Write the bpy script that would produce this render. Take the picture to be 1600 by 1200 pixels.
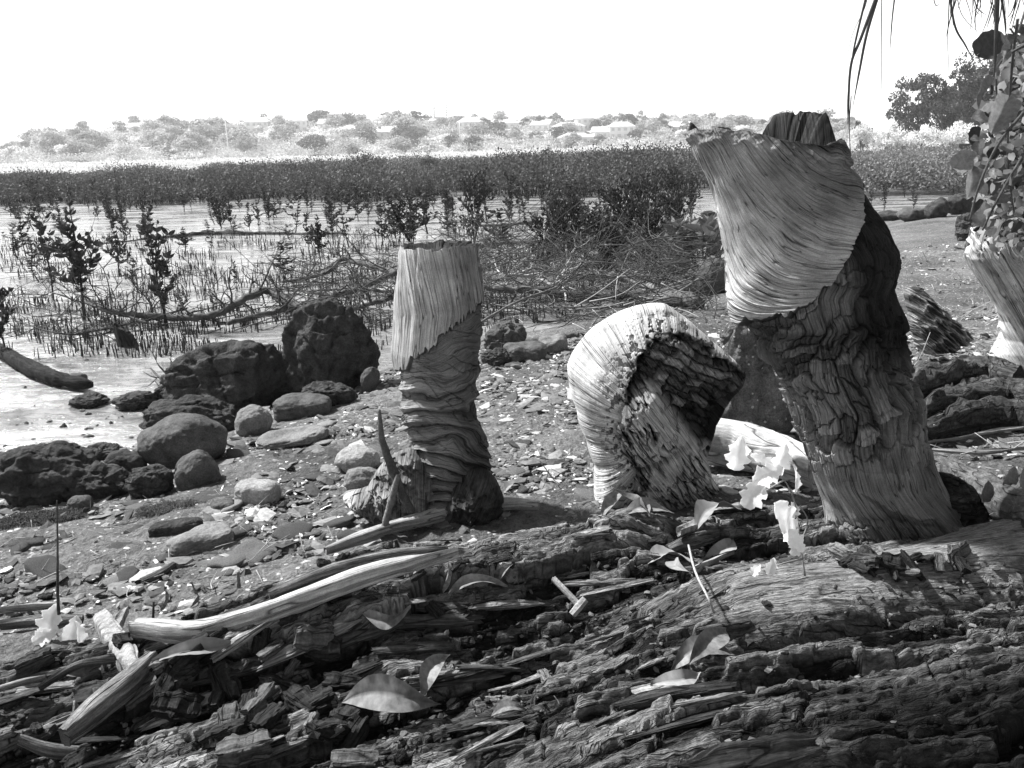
import bpy, math, random
import numpy as np
from mathutils import Matrix, Vector, Euler
R_ = math.radians
for o in list(bpy.data.objects): bpy.data.objects.remove(o)
sc = bpy.context.scene
COL = sc.collection
# ------------------------------------------------------------ camera
F = 1386.0; CAMZ = 1.3; PITCH = 14.75; ROLL = -1.5
cd = bpy.data.cameras.new('camera'); cam = bpy.data.objects.new('camera', cd); COL.objects.link(cam)
cd.sensor_width = 36; cd.lens = 36*F/1600; cd.clip_start = .05; cd.clip_end = 3000
MC = Euler((R_(90-PITCH), 0, 0)).to_matrix() @ Matrix.Rotation(R_(ROLL), 3, 'Z')
cam.matrix_world = Matrix.Translation((0, 0, CAMZ)) @ MC.to_4x4()
sc.camera = cam
# ------------------------------------------------------------ world, sun, exposure
SUN_EL, SUN_AZ = 50, -63           # azimuth from the view direction (+Y), negative = left
w = bpy.data.worlds.new('World'); sc.world = w; w.use_nodes = True
nt = w.node_tree; bg = nt.nodes['Background']
sky = nt.nodes.new('ShaderNodeTexSky'); sky.sky_type = 'NISHITA'; sky.sun_disc = False
sky.sun_elevation = R_(SUN_EL); sky.sun_rotation = R_(SUN_AZ); sky.air_density = 1.0; sky.dust_density = 3.0
bw = nt.nodes.new('ShaderNodeRGBToBW'); nt.links.new(sky.outputs[0], bw.inputs[0])
# thin bright overcast: lifts the upper sky towards the horizon's value
tc = nt.nodes.new('ShaderNodeTexCoord'); ns = nt.nodes.new('ShaderNodeTexNoise'); ns.inputs['Scale'].default_value = 2.2
ns.inputs['Detail'].default_value = 6
mp = nt.nodes.new('ShaderNodeMapping'); mp.inputs['Scale'].default_value = (1, 1, 4)
nt.links.new(tc.outputs['Generated'], mp.inputs[0]); nt.links.new(mp.outputs[0], ns.inputs['Vector'])
mr = nt.nodes.new('ShaderNodeMapRange'); mr.inputs[1].default_value = .3; mr.inputs[2].default_value = .7
mr.inputs[3].default_value = .9; mr.inputs[4].default_value = 1.1
nt.links.new(ns.outputs['Fac'], mr.inputs[0])
# brighter towards the horizon (thin haze lit by the sun), clear overhead
sx = nt.nodes.new('ShaderNodeSeparateXYZ'); nt.links.new(tc.outputs['Generated'], sx.inputs[0])
mz = nt.nodes.new('ShaderNodeMapRange'); mz.inputs[1].default_value = 0; mz.inputs[2].default_value = .30
mz.inputs[3].default_value = 17; mz.inputs[4].default_value = .6; nt.links.new(sx.outputs['Z'], mz.inputs[0])
mm = nt.nodes.new('ShaderNodeMath'); mm.operation = 'MULTIPLY'; nt.links.new(mz.outputs[0], mm.inputs[0]); nt.links.new(mr.outputs[0], mm.inputs[1])
mr = mm
mx = nt.nodes.new('ShaderNodeMath'); mx.operation = 'ADD'
nt.links.new(bw.outputs[0], mx.inputs[0]); nt.links.new(mr.outputs[0], mx.inputs[1])
nt.links.new(mx.outputs[0], bg.inputs['Color']); bg.inputs['Strength'].default_value = 0.05
sd = bpy.data.lights.new('sun', 'SUN'); sun = bpy.data.objects.new('sun', sd); COL.objects.link(sun)
sd.energy = 5.0; sd.angle = R_(3); sd.color = (1, 1, 1)
ve = Vector((math.sin(R_(SUN_AZ))*math.cos(R_(SUN_EL)), math.cos(R_(SUN_AZ))*math.cos(R_(SUN_EL)), math.sin(R_(SUN_EL))))
sun.rotation_euler = ve.to_track_quat('Z', 'Y').to_euler()
sc.view_settings.view_transform = 'Standard'; sc.view_settings.look = 'None'
sc.view_settings.exposure = 1.2; sc.view_settings.gamma = 1
# ------------------------------------------------------------ maths
RM = np.array(MC)
def ray(px, py):
    d = np.array([(px-800)/F, -(py-600)/F, -1.0]); return RM @ d
def on_y(px, py, Y):
    d = ray(px, py); return d*(Y/d[1]) + np.array([0, 0, CAMZ])
def on_z(px, py, z):
    d = ray(px, py); return d*((z-CAMZ)/d[2]) + np.array([0, 0, CAMZ])
def march(px, py, fn, t0=.7, t1=60):
    d = ray(px, py); t = np.geomspace(t0, t1, 1500)
    P = d[None]*t[:, None]; P[:, 2] += CAMZ
    h = fn(P[:, 0], P[:, 1]); k = np.argmax(P[:, 2] < h)
    if k == 0: return on_z(px, py, 0.0)
    return P[k]
def hsh(*a):
    h = np.zeros(np.broadcast(*a).shape, np.uint32)
    for i, q in enumerate(a):
        h = (h ^ (np.asarray(q).astype(np.int64) & 0xffffffff).astype(np.uint32)*np.uint32([0x9E3779B1, 0x85EBCA77, 0xC2B2AE3D, 0x27D4EB2F][i]))
        h = (h ^ (h >> np.uint32(15)))*np.uint32(0x2C1B3C6D); h = h ^ (h >> np.uint32(12))
    h = h*np.uint32(0x297A2D39); h = h ^ (h >> np.uint32(15))
    return h.astype(np.float64)/4294967295.0
def vn(x, y, z, seed=0):
    x, y, z = np.broadcast_arrays(np.asarray(x, float), np.asarray(y, float), np.asarray(z, float))
    xi, yi, zi = np.floor(x), np.floor(y), np.floor(z); fx, fy, fz = x-xi, y-yi, z-zi
    sx, sy, sz = [f*f*f*(f*(f*6-15)+10) for f in (fx, fy, fz)]; r = 0
    for i in (0, 1):
        for j in (0, 1):
            for k in (0, 1):
                r = r + (sx if i else 1-sx)*(sy if j else 1-sy)*(sz if k else 1-sz)*hsh(xi+i, yi+j, zi+k, np.int64(seed))
    return r*2-1
def fbm(x, y, z=0.0, o=4, seed=0, g=.5):
    r = 0; a = 1; n = 0
    for i in range(o):
        r = r + a*vn(np.asarray(x)*2**i, np.asarray(y)*2**i, np.asarray(z)*2**i, seed+i*17); n += a; a *= g
    return r/n
def ridge(x, y, z=0.0, o=3, seed=0):
    r = 0; a = 1; n = 0
    for i in range(o):
        r = r + a*(1-np.abs(vn(np.asarray(x)*2**i, np.asarray(y)*2**i, np.asarray(z)*2**i, seed+i*13))*2); n += a; a *= .5
    return r/n
def ss(a, b, x):
    t = np.clip((np.asarray(x)-a)/(b-a), 0, 1); return t*t*(3-2*t)
def brick(u, v, L, W, seed):
    """blocks broken across a grain: per block value, tilt, edge distance (0 at the crack)"""
    vv = v/W + .35*vn(u/L*.9, v/W*.5, 0, seed+5)
    row = np.floor(vv); fv = vv-row
    r1 = hsh(row, np.int64(seed), np.int64(3))
    uu = u/L*(.6+.9*r1) + r1*37.7 + .25*vn(u/L*3, v/W*2, 1.3, seed+9)
    c = np.floor(uu); fu = uu-c
    val = hsh(row, c, np.int64(seed)); til = hsh(row, c, np.int64(seed+77))
    e = np.minimum(np.minimum(fv, 1-fv)*W, np.minimum(fu, 1-fu)*L)
    return val, til, fv, e
# ------------------------------------------------------------ mesh helpers
def tag(o, label=None, cat=None, group=None, kind=None):
    if label: o['label'] = label
    if cat: o['category'] = cat
    if group: o['group'] = group
    if kind: o['kind'] = kind
    return o
def empty(name, loc=(0, 0, 0), rz=0):
    o = bpy.data.objects.new(name, None); COL.objects.link(o); o.location = loc; o.rotation_euler.z = rz
    o.empty_display_size = .05
    return o
def link(name, me, parent=None, mat=None, loc=None):
    o = bpy.data.objects.new(name, me); COL.objects.link(o)
    if mat is not None and not len(me.materials): me.materials.append(mat)
    if parent is not None: o.parent = parent
    if loc is not None: o.location = loc
    return o
def mesh(name, V, Fc, uv=None, attrs=None, smooth=True):
    """V (n,3); Fc (m,k) array or a list of arrays with different k; uv, attrs per vertex"""
    V = np.asarray(V, np.float32); fl = Fc if isinstance(Fc, list) else [Fc]
    me = bpy.data.meshes.new(name); me.vertices.add(len(V)); me.vertices.foreach_set('co', V.ravel())
    idx = np.concatenate([np.asarray(f).ravel() for f in fl]).astype(np.int32)
    cnt = np.concatenate([np.full(len(f), np.asarray(f).shape[1]) for f in fl]).astype(np.int32)
    me.loops.add(len(idx)); me.loops.foreach_set('vertex_index', idx)
    me.polygons.add(len(cnt)); st = np.concatenate([[0], np.cumsum(cnt)[:-1]]).astype(np.int32)
    me.polygons.foreach_set('loop_start', st)
    me.polygons.foreach_set('use_smooth', np.full(len(cnt), smooth, bool))
    if uv is not None:
        l = me.uv_layers.new(name='UVMap'); l.data.foreach_set('uv', np.asarray(uv, np.float32)[idx].ravel())
    for k, a in (attrs or {}).items():
        at = me.attributes.new(k, 'FLOAT', 'POINT'); at.data.foreach_set('value', np.asarray(a, np.float32).ravel())
    me.update(calc_edges=True); me.validate()
    return me
def gridf(ny, nx, wrap=False):
    j, i = np.meshgrid(np.arange(ny-1), np.arange(nx if wrap else nx-1), indexing='ij')
    i2 = (i+1) % nx
    return np.stack([j*nx+i, j*nx+i2, (j+1)*nx+i2, (j+1)*nx+i], -1).reshape(-1, 4)
class MB:
    def __init__(s): s.V = []; s.F = {}; s.n = 0; s.A = []
    def add(s, V, Fc, tone=0.0):
        V = np.asarray(V, float); s.V.append(V)
        for f in (Fc if isinstance(Fc, list) else [Fc]):
            f = np.asarray(f); s.F.setdefault(f.shape[1], []).append(f+s.n)
        s.A.append(np.full(len(V), tone) if np.isscalar(tone) else tone); s.n += len(V)
    def mesh(s, name, smooth=True):
        return mesh(name, np.concatenate(s.V), [np.concatenate(f) for f in s.F.values()], attrs={'tone': np.concatenate(s.A)}, smooth=smooth)
    def tube(s, P, rad, n=6, tone=0.0, bump=0.0, seed=0):
        P = np.asarray(P, float); m = len(P); rad = np.broadcast_to(rad, (m,)).astype(float)
        T = np.gradient(P, axis=0); T /= np.linalg.norm(T, axis=1)[:, None]+1e-9
        up = np.array([0, 0, 1.0]) if abs(T[0][2]) < .9 else np.array([1.0, 0, 0])
        N = np.cross(T, up); N /= np.linalg.norm(N, axis=1)[:, None]+1e-9; B = np.cross(T, N)
        a = np.arange(n)/n*2*np.pi; r = rad[:, None]*np.ones(n)
        if bump: r = r*(1+bump*fbm(np.arange(m)[:, None]*.7, np.cos(a)[None]*1.2, np.sin(a)[None]*1.2, 2, seed))
        V = P[:, None]+r[..., None]*(np.cos(a)[None, :, None]*N[:, None]+np.sin(a)[None, :, None]*B[:, None])
        V = np.concatenate([V.reshape(-1, 3), P[:1], P[-1:]]); f = gridf(m, n, True)
        k = np.arange(n); c0 = np.stack([k, (k+1) % n, np.full(n, m*n)], 1)[:, ::-1]
        c1 = np.stack([(m-1)*n+k, (m-1)*n+(k+1) % n, np.full(n, m*n+1)], 1)
        s.add(V, [f, np.concatenate([c0, c1])], tone)
def bez(P, n):
    """smooth curve through the points (Catmull-Rom)"""
    P = np.asarray(P, float); 
    if len(P) == 2: return P[0]+(P[1]-P[0])*np.linspace(0, 1, n)[:, None]
    Q = np.concatenate([[2*P[0]-P[1]], P, [2*P[-1]-P[-2]]]); m = len(P)-1
    t = np.linspace(0, m-1e-6, n); k = t.astype(int); f = (t-k)[:, None]
    a, b, c, d = Q[k], Q[k+1], Q[k+2], Q[k+3]
    return .5*((2*b)+(c-a)*f+(2*a-5*b+4*c-d)*f**2+(3*b-a-3*c+d)*f**3)
# ------------------------------------------------------------ materials (all neutral: the photograph is monochrome)
def NM(name):
    m = bpy.data.materials.new(name); m.use_nodes = True; n = m.node_tree.nodes; return m, m.node_tree, n['Principled BSDF']
def node(t, k, **kw):
    n = t.nodes.new(k)
    for a, b in kw.items():
        if a[0] == 'i' and a[1:].isdigit(): n.inputs[int(a[1:])].default_value = b
        elif a in n.inputs: n.inputs[a].default_value = b
        else: setattr(n, a, b)
    return n
def mth(t, op, a, b=None, c=None):
    n = t.nodes.new('ShaderNodeMath'); n.operation = op
    for i, q in enumerate((a, b, c)):
        if q is None: continue
        if isinstance(q, (int, float)): n.inputs[i].default_value = q
        else: t.links.new(q, n.inputs[i])
    return n.outputs[0]
def mapr(t, v, a, b, c, d):
    n = t.nodes.new('ShaderNodeMapRange'); t.links.new(v, n.inputs[0])
    for i, q in enumerate((a, b, c, d)): n.inputs[i+1].default_value = q
    return n.outputs[0]
def noise(t, vec, scale, detail=4, rough=.55, mapscale=None):
    if mapscale:
        m = node(t, 'ShaderNodeMapping'); m.inputs['Scale'].default_value = mapscale; t.links.new(vec, m.inputs[0]); vec = m.outputs[0]
    n = node(t, 'ShaderNodeTexNoise', Scale=scale, Detail=detail, Roughness=rough); t.links.new(vec, n.inputs['Vector']); return n.outputs['Fac']
def finish(t, b, col, bumpv=None, dist=.003, strength=.8, rough=.85):
    t.links.new(col, b.inputs['Base Color']); b.inputs['Specular IOR Level'].default_value = .08
    if isinstance(rough, (int, float)): b.inputs['Roughness'].default_value = rough
    else: t.links.new(rough, b.inputs['Roughness'])
    if bumpv is not None:
        bp = node(t, 'ShaderNodeBump', Strength=strength, Distance=dist); t.links.new(bumpv, bp.inputs['Height']); t.links.new(bp.outputs[0], b.inputs['Normal'])
def wood_mat(name, gscale=(260, 12, 1), base=None, contrast=1.0, dist=.004, cube=0.0, cs=(55, 3.2, 1)):
    """grain runs along V of the UV map (metres); vertex 'tone' is the wood's own reflectance"""
    m, t, b = NM(name)
    uv = node(t, 'ShaderNodeUVMap', uv_map='UVMap').outputs[0]
    g1 = noise(t, uv, 1, 4, .6, gscale); g2 = noise(t, uv, 1, 3, .6, (gscale[0]*3, gscale[1]*4, 1))
    ob = node(t, 'ShaderNodeTexCoord').outputs['Object']; bl = noise(t, ob, 14, 5, .6); fn = noise(t, ob, 400, 3, .7)
    if base is None:
        at = node(t, 'ShaderNodeAttribute', attribute_name='tone'); tone = at.outputs['Fac']
    else: tone = mth(t, 'ADD', base, 0)
    k = mth(t, 'MULTIPLY', mapr(t, g1, .3, .7, 1-.6*contrast, 1+.5*contrast), mapr(t, g2, .25, .75, 1-.35*contrast, 1+.35*contrast))
    k = mth(t, 'MULTIPLY', k, mapr(t, bl, .3, .7, .65, 1.3)); k = mth(t, 'MULTIPLY', k, mapr(t, fn, .3, .7, .8, 1.2))
    # drying cracks along the grain, and cross cracks where the wood has rotted into cubes
    c1 = noise(t, uv, 1, 2, .5, cs); ck = mapr(t, mth(t, 'ABSOLUTE', mth(t, 'SUBTRACT', c1, .5)), 0, .013, 0, 1)
    if cube:
        wv = node(t, 'ShaderNodeVectorMath', operation='ADD'); t.links.new(uv, wv.inputs[0]); nz = node(t, 'ShaderNodeTexNoise', Scale=40.0, Detail=3.0); t.links.new(uv, nz.inputs['Vector'])
        sv = node(t, 'ShaderNodeVectorMath', operation='SCALE'); sv.inputs['Scale'].default_value = .012; t.links.new(nz.outputs['Color'], sv.inputs[0]); t.links.new(sv.outputs[0], wv.inputs[1])
        mp_ = node(t, 'ShaderNodeMapping'); mp_.inputs['Scale'].default_value = (110, 38, 1); t.links.new(wv.outputs[0], mp_.inputs[0])
        vo = node(t, 'ShaderNodeTexVoronoi', feature='DISTANCE_TO_EDGE', Scale=1.0); t.links.new(mp_.outputs[0], vo.inputs['Vector'])
        vc = node(t, 'ShaderNodeTexVoronoi', Scale=1.0); t.links.new(mp_.outputs[0], vc.inputs['Vector']); sc_ = node(t, 'ShaderNodeSeparateColor'); t.links.new(vc.outputs['Color'], sc_.inputs[0])
        ra = node(t, 'ShaderNodeAttribute', attribute_name='rot').outputs['Fac']; mask = mth(t, 'MULTIPLY', mapr(t, bl, .46, .62, 0, cube), ra); e_ = mapr(t, vo.outputs['Distance'], 0, .07, 0, 1); inv = mth(t, 'MULTIPLY', mth(t, 'SUBTRACT', 1.0, e_), mask); ck = mth(t, 'MULTIPLY', ck, mth(t, 'SUBTRACT', 1.0, inv))
        k = mth(t, 'MULTIPLY', k, mth(t, 'ADD', 1.0, mth(t, 'MULTIPLY', ra, mapr(t, sc_.outputs[0], 0, 1, -.22, .25))))
    k = mth(t, 'MULTIPLY', k, mapr(t, ck, 0, 1, .22, 1.0))
    col = mth(t, 'MULTIPLY', tone, k)
    h = mth(t, 'ADD', g1, mth(t, 'MULTIPLY', g2, .45)); h = mth(t, 'ADD', h, mth(t, 'MULTIPLY', fn, .25)); h = mth(t, 'ADD', h, mth(t, 'MULTIPLY', ck, .5))
    if cube: h = mth(t, 'ADD', h, mth(t, 'MULTIPLY', mth(t, 'MULTIPLY', sc_.outputs[1], .35*cube), ra))
    finish(t, b, col, h, dist, 1.0)
    return m
def rock_mat(name, lo, hi, sc_=18, dist=.008, rough=.8, spec=0):
    m, t, b = NM(name); ob = node(t, 'ShaderNodeTexCoord').outputs['Object']
    n1 = noise(t, ob, sc_, 8, .65); n2 = noise(t, ob, sc_*9, 5, .7)
    vor = node(t, 'ShaderNodeTexVoronoi', Scale=sc_*4.0); t.links.new(ob, vor.inputs['Vector'])
    k = mth(t, 'MULTIPLY', mapr(t, n1, .3, .7, lo, hi), mapr(t, n2, .3, .7, .6, 1.45))
    h = mth(t, 'ADD', n1, mth(t, 'MULTIPLY', n2, .5)); h = mth(t, 'ADD', h, mth(t, 'MULTIPLY', vor.outputs['Distance'], .35))
    finish(t, b, k, h, dist, .9, rough); return m
def leaf_mat(name, val, var=.35, trans=.35, rough=.55):
    m, t, b = NM(name); ob = node(t, 'ShaderNodeTexCoord').outputs['Object']; oi = node(t, 'ShaderNodeObjectInfo').outputs['Random']
    n1 = noise(t, ob, 9, 4, .6); g = node(t, 'ShaderNodeNewGeometry').outputs['Random Per Island']
    k = mth(t, 'MULTIPLY', mapr(t, n1, .3, .7, val*(1-var), val*(1+var)), mapr(t, g, 0, 1, .7, 1.3))
    k = mth(t, 'MULTIPLY', k, mapr(t, oi, 0, 1, .85, 1.15))
    finish(t, b, k, rough=rough)
    if trans:
        tr = node(t, 'ShaderNodeBsdfTranslucent'); t.links.new(k, tr.inputs[0]); mxs = node(t, 'ShaderNodeMixShader', i0=trans)
        t.links.new(b.outputs[0], mxs.inputs[1]); t.links.new(tr.outputs[0], mxs.inputs[2]); t.links.new(mxs.outputs[0], t.nodes['Material Output'].inputs[0])
    return m
def plain_mat(name, val, rough=.8, var=.25, scale=6, dist=0.0):
    m, t, b = NM(name); ob = node(t, 'ShaderNodeTexCoord').outputs['Object']
    n1 = noise(t, ob, scale, 5, .6); finish(t, b, mapr(t, n1, .3, .7, val*(1-var), val*(1+var)), n1 if dist else None, dist or .01, .8, rough); return m
M = {}
M['stump'] = wood_mat('weathered_wood', (260, 7, 1), contrast=.72, dist=.004)
M['rotten'] = wood_mat('rotten_wood', (300, 22, 1), contrast=1.25, dist=.008, cube=1.0)
M['chunk'] = wood_mat('broken_wood', (220, 14, 1), contrast=1.2, dist=.005, cube=.5)
M['dark_rock'] = rock_mat('dark_basalt', .018, .08, 14, .02)
M['grey_rock'] = rock_mat('grey_stone', .09, .2, 16, .005)
M['pale_rock'] = rock_mat('pale_stone', .14, .32, 16, .004)
M['mid_rock'] = rock_mat('slate_stone', .042, .105, 20, .004)
M['shell'] = plain_mat('shell', .62, .5, .2, 60, .001)
M['twig'] = rock_mat('twig_bark', .03, .09, 40, .002)
M['lichen'] = rock_mat('mottled_bark', .05, .42, 34, .006)
M['pale_twig'] = rock_mat('bleached_twig', .2, .42, 40, .002)
M['branch'] = rock_mat('branch_bark', .05, .12, 30, .003)
M['mangrove'] = leaf_mat('mangrove_leaf', .045, .4, .15)
M['mangrove_far'] = leaf_mat('mangrove_mass', .085, .5, .15)
M['mangrove_pale'] = leaf_mat('mangrove_pale_leaf', .16, .4, .2)  # paler leaf colour for the right-hand mangroves
M['stem'] = plain_mat('mangrove_stem', .03, .8, .3, 30)
M['shore_leaf'] = leaf_mat('shore_leaf', .17, .4, .2)
M['hill_leaf'] = leaf_mat('hill_leaf', .42, .25, .25)
M['hill_leaf_dark'] = leaf_mat('hill_leaf_dark', .15, .3, .2)
M['hill_leaf_pale'] = leaf_mat('hill_leaf_pale', .72, .15, .3)
M['oak_leaf'] = leaf_mat('dark_tree_leaf', .07, .4, .15)
M['trunk'] = plain_mat('tree_trunk', .1, .9, .3, 3)
M['dry_leaf'] = leaf_mat('dry_gum_leaf', .17, .45, .1, .5)
M['dry_leaf_pale'] = leaf_mat('pale_gum_leaf', .22, .2, .1, .5)
M['weed'] = leaf_mat('weed_leaf', .88, .08, .5)
M['vine'] = leaf_mat('vine_leaf', .22, .3, .3)
M['vine_dark'] = leaf_mat('vine_leaf_dark', .07, .3, .3)
M['blade'] = plain_mat('dry_blade', .05, .7, .3, 30)
M['house'] = plain_mat('house_wall', .8, .8, .06, .5)
M['roof'] = plain_mat('house_roof', .55, .8, .15, .5)
M['roof_dark'] = plain_mat('house_roof_dark', .45, .8, .15, .5)
M['glass'] = plain_mat('window_glass', .55, .2, .1, .5)
M['moss'] = plain_mat('seaweed', .06, .95, .5, 40, .01)
# ============================================================ the ground
SH = np.array([(-14, .5), (-5, 2.0), (-3.0, 2.75), (-1.95, 3.45), (-1.25, 4.5), (-.1, 6.0), (1.9, 8.3), (4.4, 12), (8, 17), (14, 23), (40, 60), (90, 140)], float)
def shore_d(x, y):
    """signed distance to the shoreline, positive on the beach side"""
    x = np.asarray(x, float); y = np.asarray(y, float); best = np.full(np.broadcast(x, y).shape, 1e9); sg = np.ones_like(best)
    for a, b in zip(SH[:-1], SH[1:]):
        d = b-a; t = np.clip(((x-a[0])*d[0]+(y-a[1])*d[1])/(d@d), 0, 1); qx = x-a[0]-t*d[0]; qy = y-a[1]-t*d[1]
        r = np.hypot(qx, qy); cr = d[0]*qy-d[1]*qx; m = r < best; best = np.where(m, r, best); sg = np.where(m, np.where(cr < 0, 1.0, -1.0), sg)
    return best*sg
def beach_h(x, y):
    d = shore_d(x, y)+.12*fbm(np.asarray(x)*1.3, np.asarray(y)*1.3, 0, 3, 4)
    return np.where(d > 0, .34*(1-np.exp(-np.maximum(d, 0)/1.1))+.01, .12*d+.01).clip(-.25, 1)
def terr(x, y): return np.maximum(beach_h(x, y), 0)
def G(px, py): return march(px, py, terr)
def yb(x): return np.interp(x, [-2.2, -1.03, -.43, .075, .5, .9, 1.6, 2.6], [1.25, 1.62, 1.83, 1.96, 2.12, 2.28, 2.55, 2.9])
_gx = np.linspace(-3, 3, 601); _gs = np.interp(_gx, [-3, -.8, -.3, .3, .8, 3], [.45, .46, .37, .26, .15, .10]); _g = np.cumsum(_gs)*.01; _g -= np.interp(0, _gx, _g)
def gv(x, y): return y-np.interp(x, _gx, _g)
def gdir(x): s = np.interp(x, _gx, _gs); return np.stack([1/np.hypot(1, s), s/np.hypot(1, s)], -1)
def log_coarse(x, y):
    x = np.asarray(x, float); y = np.asarray(y, float)
    d = yb(x)-y; back = ss(-.02, .2, d)*ss(-2.4, -1.2, x); v = gv(x, y)
    z = .25+.16*back
    z = z+.10*ss(.12, .45, x)*np.exp(-((v-1.38-.10*(x-.7))/.16)**2)+.04*ss(.5, 1.2, x)*np.exp(-((v-1.5)/.2)**2)
    z = z+.13*ss(-.35, .3, x)*np.exp(-((v-.94)/.17)**2)*back
    z = z+.07*np.exp(-((v-1.66)/.13)**2)*ss(-.75, -.3, x)*ss(.5, .1, x)
    z = z+.05*np.exp(-((v-1.26)/.12)**2)*ss(-1.3, -.4, x)*ss(.5, .1, x)
    z = z+back*.055*ridge(x*1.1, v*3.1, 0, 2, 8)*(1-.7*ss(.3, .7, x))
    z = z-.16*ss(.86, .60, v)*ss(-.4, .4, x)
    z = z-back*.05*ss(-.3, -.9, x)
    return z
def log_full(x, y):
    v = gv(x, y); z = log_coarse(x, y); d = yb(x)-y; back = ss(-.02, .14, d)
    u = x*1.12
    wig = .02*fbm(u*2.2, v*2, 0, 3, 31)
    smooth = ss(.25, .5, x)*np.exp(-(((v-1.37+wig-.16*(x-.5))/(.125+.05*ss(.7, 1.2, x))))**4)            # the bleached sound wood on the right
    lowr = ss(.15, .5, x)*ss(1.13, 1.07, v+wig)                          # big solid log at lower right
    amp = (1-.94*smooth)*back
    a1 = amp*(1-.35*lowr)
    b1, t1, f1, e1 = brick(u+.3*wig+.06*fbm(u*4, v*9, 0, 3, 20), v+wig+.014*fbm(u*2.5, v*6, 0, 3, 22), .7, .08, 1)
    b2, t2, f2, e2 = brick(u+.7+.03*fbm(u*9, v*16, 0, 3, 18), v+wig*1.3+.007*fbm(u*7, v*14, 0, 3, 19), .13, .022, 2)
    b3, t3, f3, e3 = brick(u+.3+.01*fbm(u*30, v*30, 0, 2, 16), v+wig+.006*fbm(u*22, v*40, 0, 3, 17), .045, .009, 3)
    z = z+a1*(.06*(b1-.5)+.022*(f1-.5)*(.3+t1)+.024*(b2-.5)+.012*(f2-.5)*t2)+amp*(.004*(b3-.5)+.004*ridge(u*9+wig*9, v*95, 0, 3, 14)+.003*fbm(u*70, v*140, 0, 2, 15))
    crack = np.exp(-(e1/.0035)**2)*.016*(b1+.2)+np.exp(-(e2/.0022)**2)*.009*t2
    z = z-a1*crack
    # holes rotted out between the strands
    hole = ss(.28, .62, fbm(u*2.3, v*10, 0, 3, 51)); z = z-.05*hole*a1
    # the long split between the two logs
    cv = 1.125+.012*fbm(x*5, 0, 0, 3, 61)+.03*ss(.4, .1, x)
    sp = np.exp(-((v-cv)/(.015+.008*np.abs(fbm(x*3, 1, 0, 2, 62))))**2)*ss(.1, .3, x); z = z-.11*sp-.03*np.exp(-((v-cv+.03)/.035)**2)*ss(.15, .4, x)
    cv2 = 1.24+.12*(x-.5)+.014*fbm(x*4, 5, 0, 3, 63); sp2 = np.exp(-((v-cv2)/.006)**2)*ss(.28, .4, x)*ss(.95, .7, x); z = z-.035*sp2
    lc = vn(u*.9, v*24, 4, 88)+.35*fbm(u*6, v*20, 0, 2, 89); z = z-.013*np.exp(-(lc/.05)**2)*(lowr*.9+.35*amp+.3*smooth)
    z = z+smooth*.004*ridge(u*1.2, v*38+3*wig, 0, 3, 71)+.0015*smooth*ridge(u*3, v*150, 0, 2, 72)
    z = z+amp*.004*fbm(u*30, v*90, 0, 4, 81)+lowr*.012*fbm(u*5, v*9, 0, 4, 82)
    tone = .09+.06*(b1-.4)+.12*(b2-.5)+.06*(b3-.5)-.05*hole
    tone = np.clip(tone*1.0+.9*(tone-.10), .016, .36); tone = tone*(1-.62*lowr*ss(1.05, .9, v)-.25*lowr); tone = tone*(1-smooth)+smooth*(.25+.05*fbm(u*2, v*20, 0, 3, 91))  # lower right darkened in the colour for shade of overhead foliage
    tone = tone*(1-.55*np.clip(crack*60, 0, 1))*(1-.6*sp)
    return z, tone, u, v, amp*(1-.5*lowr)
nx, ny = 1300, 900
lx = np.linspace(-1.75, 2.3, nx); ly = .42+(2.95-.42)*np.linspace(0, 1, ny)**1.3
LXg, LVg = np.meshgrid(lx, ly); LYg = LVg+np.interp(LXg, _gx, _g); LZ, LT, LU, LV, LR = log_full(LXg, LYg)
def _interp(Zg, x, y):
    fx = np.clip(np.interp(x, lx, np.arange(nx)), 0, nx-1.001); fy = np.clip(np.interp(gv(x, y), ly, np.arange(ny)), 0, ny-1.001)
    i, j = fx.astype(int), fy.astype(int); a, b = fx-i, fy-j
    return Zg[j, i]*(1-a)*(1-b)+Zg[j, i+1]*a*(1-b)+Zg[j+1, i]*(1-a)*b+Zg[j+1, i+1]*a*b
def logh(x, y):
    x = np.atleast_1d(np.asarray(x, float)); y = np.atleast_1d(np.asarray(y, float))
    z = _interp(LZ, x, y); return np.where((gv(x, y) > 2.94) | (gv(x, y) < .42) | (x < -1.75) | (x > 2.3), -1, z)
def allh(x, y): return np.maximum(logh(x, y), np.atleast_1d(terr(x, y)))
def GL(px, py): return march(px, py, allh)
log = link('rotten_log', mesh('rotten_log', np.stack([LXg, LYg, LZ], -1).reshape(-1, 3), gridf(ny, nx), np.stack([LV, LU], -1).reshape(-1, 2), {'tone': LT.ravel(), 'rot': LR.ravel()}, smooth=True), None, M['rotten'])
tag(log, 'huge dark rotten fallen log breaking into blocks and splinters across the whole foreground', 'log')
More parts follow.
